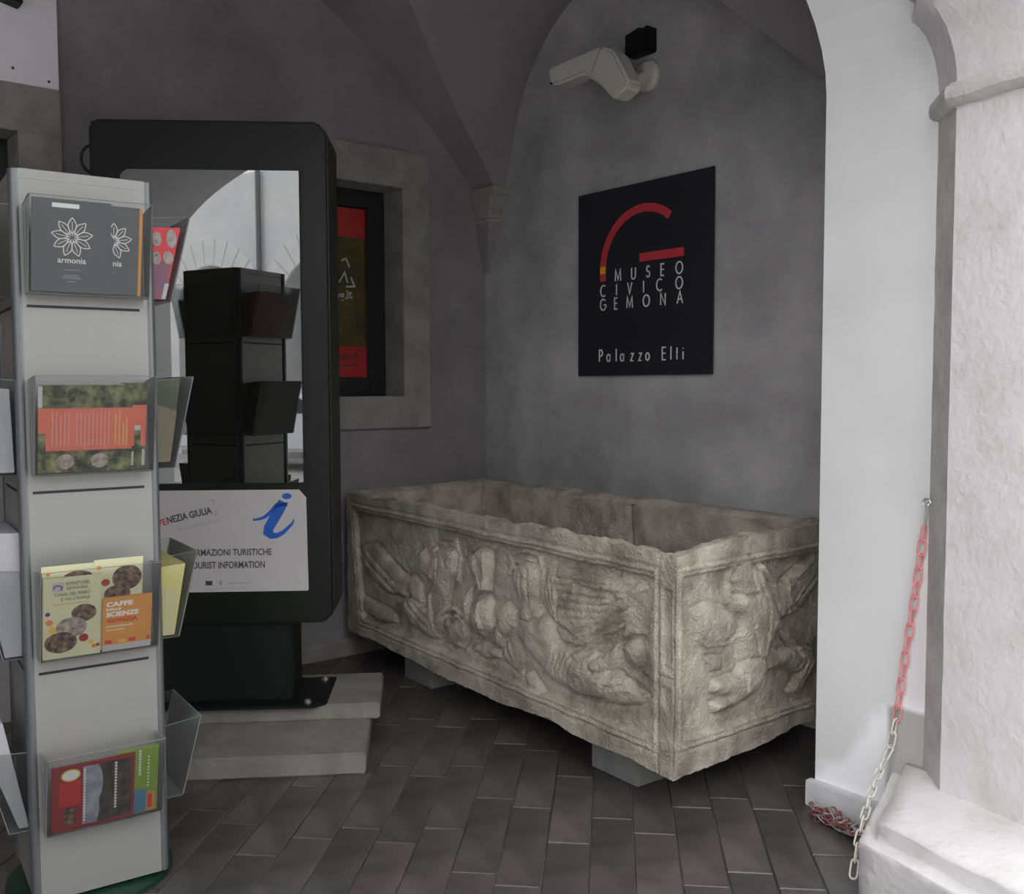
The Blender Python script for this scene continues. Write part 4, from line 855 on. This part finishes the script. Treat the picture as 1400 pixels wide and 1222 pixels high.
for x, h_ in ((.046, .085), (.056, .095), (.066, .060), (.074, .075)): mb.box(x, x + .004, -.0010, -.0007, .072, .072 + h_)
o = mb.done('yellow_print', mat('yellow_print', lin(.75, .42, .10), .6), b1); o['kind'] = 'stuff'
for x in (-.075, .010): oval(b1, 'flower_photo', x, .03, .022, .020, M_PHP)
b3 = plant_brochure(.060, .128, .006, 'vermilion brochure edge with a small photo, right in the second front pocket', .062, .010)
rect(b3, 'photo', .098, .114, .04, .115, M_FOL, -.001); rect(b3, 'white_stripe', .098, .114, .105, .118, M_PAP, -.0012); rect(b3, 'white_stripe', .092, .097, .005, .045, M_PAP, -.0012); rect(b3, 'white_stripe', .119, .126, .005, .05, M_PAP, -.0012)
# third pocket: cream event leaflets and the orange one
def cream(x0, x1, h_, dep, label, lift): return leaflet('leaflet', label, 'leaflet', 0, 2, x0, x1, h_, dep, M_CRM, lift)
c2 = cream(-.146, -.010, .258, .010, 'cream leaflet with a dark arc photo peeping above another, third front pocket', .006)
oval(c2, 'photo', -.058, .222, .036, .018, M_PHO, a0=0, a1=180); oval(c2, 'dot', -.130, .236, .005, .005, mat('dot_orange', lin(.65, .2, .08), .6)); oval(c2, 'dot', -.12, .222, .005, .004, mat('dot_gold', lin(.68, .42, .08), .6))
c3 = cream(-.020, .104, .262, .007, 'cream leaflet with round photos, behind the orange leaflet', .008)
oval(c3, 'photo', .064, .205, .038, .036, M_PHO); oval(c3, 'photo', .040, .160, .034, .026, M_PHO, -.0012); oval(c3, 'dot', .010, .196, .011, .010, mat('dot_red', lin(.32, .03, .03), .6)); oval(c3, 'dot', -.008, .240, .006, .006, MATS['dot_orange'])
c1 = cream(-.143, -.002, .230, .0, 'cream leaflet with dark title and overlapping round photos, left in the third front pocket', .003)
rect(c1, 'logo_patch', -.122, -.094, .190, .216, M_PAP)
mb = MB(); ribbon(mb, arc(-.108, .201, .010, .007, 200, -60, 10), .003, -.0012, -.0009); mb.done('logo_mark', mat('logo_purple', lin(.12, .02, .18), .6), c1)
for s_, xa, xb, z in (('EVENTI NEL', -.088, -.030, .207), ('GEMONESE,', -.088, -.034, .193), ('CANAL DEL FERRO', -.116, -.030, .178), ('E VALCANALE', -.100, -.030, .164)):
    text_obj('title', s_, xa, xb, z, z + .009, -.0010, M_INK, c1)
rect(c1, 'red_rule', -.120, -.030, .154, .1552, MATS['dot_orange'])
oval(c1, 'photo', -.044, .124, .031, .025, M_PHO, -.0008); oval(c1, 'photo', -.074, .086, .038, .029, M_PHP, -.0012); oval(c1, 'photo', -.100, .046, .040, .030, M_PHO, -.0016)
for x, z, r, mm in ((-.132, .130, .006, 'logo_purple'), (-.128, .106, .009, 'dot_orange'), (-.120, .084, .010, 'dot_gold'), (-.044, .052, .012, 'dot_red'), (-.026, .038, .007, 'dot_gold'), (-.018, .024, .006, 'dot_orange'), (-.008, .026, .005, 'dot_red')):
    oval(c1, 'dot', x, z, r, r * .95, MATS[mm], -.0010)
c4 = leaflet('leaflet', 'orange science cafe leaflet, right in the third front pocket', 'leaflet', 0, 2, .003, .130, .158, .003, M_ORG, .003)
for s_, xa, xb, z, h_, mm in (('CAFFE', .012, .080, .130, .014, M_WHT), ('DELLE', .012, .050, .119, .007, M_WHT), ('SCIENZE', .012, .096, .101, .014, M_WHT), ('GORIZIA', .014, .094, .083, .013, M_RIN)):
    text_obj('title', s_, xa, xb, z, z + h_, -.0009, mm, c4, bold=.045)
rect(c4, 'text_line', .012, .082, .070, .074, M_CRM); rect(c4, 'text_line', .012, .060, .060, .063, M_CRM); rect(c4, 'white_foot', .003, .130, 0, .018, M_PAP)
for x in (.010, .045, .072, .118): rect(c4, 'sponsor_mark', x, x + .018 if x < .11 else x + .009, .022, .032, M_RIN if x != .045 else MATS['dot_gold'])
# fourth pocket: maroon booklet and green leaflet
d1 = leaflet('booklet', 'maroon booklet with a cloudy mountain photo, bottom front pocket', 'booklet', 0, 3, -.136, .072, .196, .0, M_MAR, .003, thick=.006)
rect(d1, 'cloud_photo', -.060, -.020, .010, .186, M_SKY); rect(d1, 'landscape_photo', -.022, .064, .010, .186, M_LND, -.0008)
oval(d1, 'cloud_edge', -.022, .13, .012, .05, M_SKY, -.0012); oval(d1, 'cloud_edge', -.024, .06, .006, .04, M_SKY, -.0012)
oval(d1, 'badge', -.090, .168, .024, .018, mat('badge_gold', lin(.62, .55, .10), .6)); oval(d1, 'badge_centre', -.090, .168, .020, .014, M_WHT, -.0012)
rect(d1, 'red_block', -.118, -.064, .075, .150, mat('booklet_red', lin(.50, .03, .035), .5)); rect(d1, 'small_photo', -.106, -.076, .020, .070, M_PHO)
mb = MB()
for i in range(18): mb.box(-.058, -.053, -.0012, -.0009, .020 + i * .009, .026 + i * .009)
for i in range(16): mb.box(.020, .026, -.0012, -.0009, .040 + i * .009, .046 + i * .009)
o = mb.done('small_print', M_WHT, d1); o['kind'] = 'stuff'
d2 = leaflet('leaflet', 'lime green leaflet, right in the bottom front pocket', 'leaflet', 0, 3, .030, .136, .206, .008, M_LIM, .003)
rect(d2, 'blue_photo', .074, .106, .003, .075, M_PBL); rect(d2, 'orange_box', .106, .130, .004, .062, M_ORG); rect(d2, 'red_box', .110, .122, .012, .054, M_RIN, -.001)
mb = MB()
for i in range(10): mb.box(.084, .090, -.0009, -.0006, .120 + i * .008, .125 + i * .008); mb.box(.108, .112, -.0009, -.0006, .080 + i * .010, .085 + i * .010)
o = mb.done('small_print', M_WHT, d2); o['kind'] = 'stuff'
# right side pockets
def wedge(name, label, cat, k, pk, yb, yt, h, m, x0=-.142, x1=.12, lift=.004):
    """a fanned stack filling the tilted pocket: cross-section yb..yt from the panel outwards"""
    zb, zt = POCK[pk]; dd = RD if k % 2 == 0 else .172
    o = MB().prism([(-yb[0], 0), (-yb[1], 0), (-yt[1], h), (-yt[0], h - .006)], x0, x1, 'x', bev=.001).done(name, m)
    o.matrix_world = Matrix.Translation((ro.x, ro.y, 0)) @ Matrix.Rotation(RA, 4, 'Z') @ Matrix.Rotation(side_xf(k), 4, 'Z') @ Matrix.Translation((0, -dd, zb + lift))
    tag(o, label, cat); return o
def xoval(par, name, cy, cz_, ry, rz, m, x): return MB().prism(disc_pts(cy, cz_, ry, rz, 18), x, x + .0005, 'x').done(name, m, par)
r1 = wedge('flyer', 'red flyer with oval portraits, top pocket on the right side of the rack', 'flyer', 1, 0, (.006, .042), (.006, .088), .205, M_BRED)
MB().prism([(-.007, .003), (-.040, .003), (-.060, .10), (-.007, .12)], -.1432, -.1424, 'x').done('purple_part', M_PUR, r1)
for y, z, a_, b_ in ((-.022, .168, .013, .020), (-.062, .172, .014, .026), (-.052, .118, .014, .018), (-.020, .115, .012, .018)):
    xoval(r1, 'portrait', y, z, a_, b_, M_GRY, -.1438); xoval(r1, 'portrait_centre', y, z, a_ * .6, b_ * .75, M_PHP, -.1444)
MB().prism([(-.030, .002), (-.041, .002), (-.052, .045), (-.040, .045)], -.1446, -.1440, 'x').done('white_corner', M_PAP, r1)
r2 = wedge('brochure', 'dark green and olive brochures, second pocket on the right side of the rack', 'brochure', 1, 1, (.004, .044), (.004, .078), .240, M_DGR, lift=.014)
MB().prism([(-.005, .001), (-.043, .001), (-.066, .145), (-.005, .165)], -.1436, -.1424, 'x').done('olive_part', M_OLV, r2)
r3 = wedge('brochure', 'stack of yellow brochures, third pocket on the right side of the rack', 'brochure', 1, 2, (.006, .044), (.006, .080), .205, M_YLW)
MB().prism([(-.010, .002), (-.042, .002), (-.058, .13), (-.012, .14)], -.1436, -.1424, 'x').done('pale_edges', mat('leaflet_straw', lin(.52, .48, .22), .5, col2=lin(.60, .56, .26), scale=30, stretch=(1, 1, .1)), r3)
# left side pockets
leaflet('brochure', 'green and yellow brochure, top pocket on the left side of the rack', 'brochure', 3, 0, -.12, .12, .19, .004, M_LIM, .004, thick=.004)
wedge('paper_stack', 'stack of white papers, second pocket on the left side of the rack', 'papers', 3, 1, (.012, .048), (.018, .085), .225, M_PAQ, -.12, .142)
wedge('paper_stack', 'bulging stack of white papers, third pocket on the left side of the rack', 'papers', 3, 2, (.008, .050), (.006, .110), .335, M_PAQ, -.12, .142)
wedge('paper_stack', 'leaning white papers, bottom pocket on the left side of the rack', 'papers', 3, 3, (.006, .030), (.060, .128), .300, M_PAQ, -.10, .138)

# ================================================================== PLASTIC CHAIN
def link_mesh(L, W, r, m):
    mb = MB(); a = W / 2; hl = L / 2 - a
    pts = [(a * math.cos(t), 0, hl + a * math.sin(t)) for t in np.linspace(0, math.pi, 7)] + [(a * math.cos(t), 0, -hl + a * math.sin(t)) for t in np.linspace(math.pi, 2 * math.pi, 7)]
    mb.tube(pts, r, 6, closed=True); me = bpy.data.meshes.new('link'); bmesh.ops.recalc_face_normals(mb.bm, faces=mb.bm.faces[:]); mb.bm.to_mesh(me); mb.bm.free()
    for p in me.polygons: p.use_smooth = True
    me.materials.append(m); return me
LR = link_mesh(.054, .022, .0029, M_RDC); LW = link_mesh(.054, .022, .0029, M_WHC)
def chain_links(parent, path, z_switch, pitch=.0445):
    P = [Vector(p) for p in path]; acc = 0; i = 0; cur = P[0].copy(); n = 0; out = []
    seg = [(a, b) for a, b in zip(P, P[1:])]; tot = sum((b - a).length for a, b in seg); k = int(tot / pitch)
    def at(d):
        for a, b in seg:
            l_ = (b - a).length
            if d <= l_: return a.lerp(b, d / l_), (b - a).normalized()
            d -= l_
        return seg[-1][1], (seg[-1][1] - seg[-1][0]).normalized()
    for j in range(k):
        p, d = at((j + .5) * pitch); me = LR if p.z > z_switch else LW
        o = bpy.data.objects.new('link', me); COL.objects.link(o); o.parent = parent
        q = d.to_track_quat('Z', 'Y').to_matrix().to_4x4() @ Matrix.Rotation(R(90 if j % 2 else 12), 4, 'Z')
        o.matrix_local = Matrix.Translation(p) @ q
ch = thing('plastic_chain', 'red and cream plastic chain hanging from a hook beside the stone pillar', 'chain', (0, 0, 0))
chain_links(ch, [(3.036, -.662, .995), (3.006, -.662, .742), (2.982, -.664, .566), (2.962, -.664, .399), (2.940, -.668, .272), (2.936, -.700, .235), (2.978, -.836, .190), (3.012, -.935, .142), (3.032, -.995, .095), (3.045, -1.035, .02)], .385)
MB().tube([(3.052, -.64, 1.068), (3.052, -.668, 1.068), (3.050, -.672, 1.06), (3.036, -.664, .985)], .0035, 8).done('steel_hook', M_STEEL, ch, smooth=True)
MB().tube([(3.045 + .012 * math.cos(t), -.668, 1.068 + .012 * math.sin(t)) for t in np.linspace(0, 5.2, 12)], .003, 8).done('hook_eye', M_STEEL, ch, smooth=True)
hp = thing('chain_heap', 'crumpled heap of red and grey chain on the floor against the white pier', 'chain', (0, 0, 0))
random.seed(21)
LG = link_mesh(.044, .020, .0028, mat('grey_plastic', lin(.28, .28, .28), .3)); LDR = link_mesh(.044, .020, .0030, mat('dull_red_plastic', lin(.20, .055, .05), .4))
for i in range(70):
    t = random.random(); x = 2.70 + .20 * t; y = -.694 - .055 * t - random.random() * (.022 + .02 * t) ; z = .008 + random.random() * .030
    o = bpy.data.objects.new('link', LG if random.random() < .58 else LDR); COL.objects.link(o); o.parent = hp
    o.location = (x, y - .004, z); o.rotation_euler = (R(90 + random.uniform(-35, 35)), random.uniform(-.5, .5), random.uniform(0, 6.28))

# printed colours scaled darker and less saturated
for nm, mt in MATS.items():
    if nm.startswith(('leaflet_', 'photo_', 'print_')) or nm in ('pink_print', 'yellow_print'):
        def tone_down(c):
            g = (c[0] + c[1] + c[2]) / 3; return tuple((v * .86 + g * .14) * .80 for v in c[:3]) + (1,)
        b_ = mt.node_tree.nodes['Principled BSDF']; b_.inputs['Base Color'].default_value = tone_down(b_.inputs['Base Color'].default_value)
        for nd in mt.node_tree.nodes:
            if nd.type == 'VALTORGB':
                for e_ in nd.color_ramp.elements: e_.color = tone_down(e_.color)
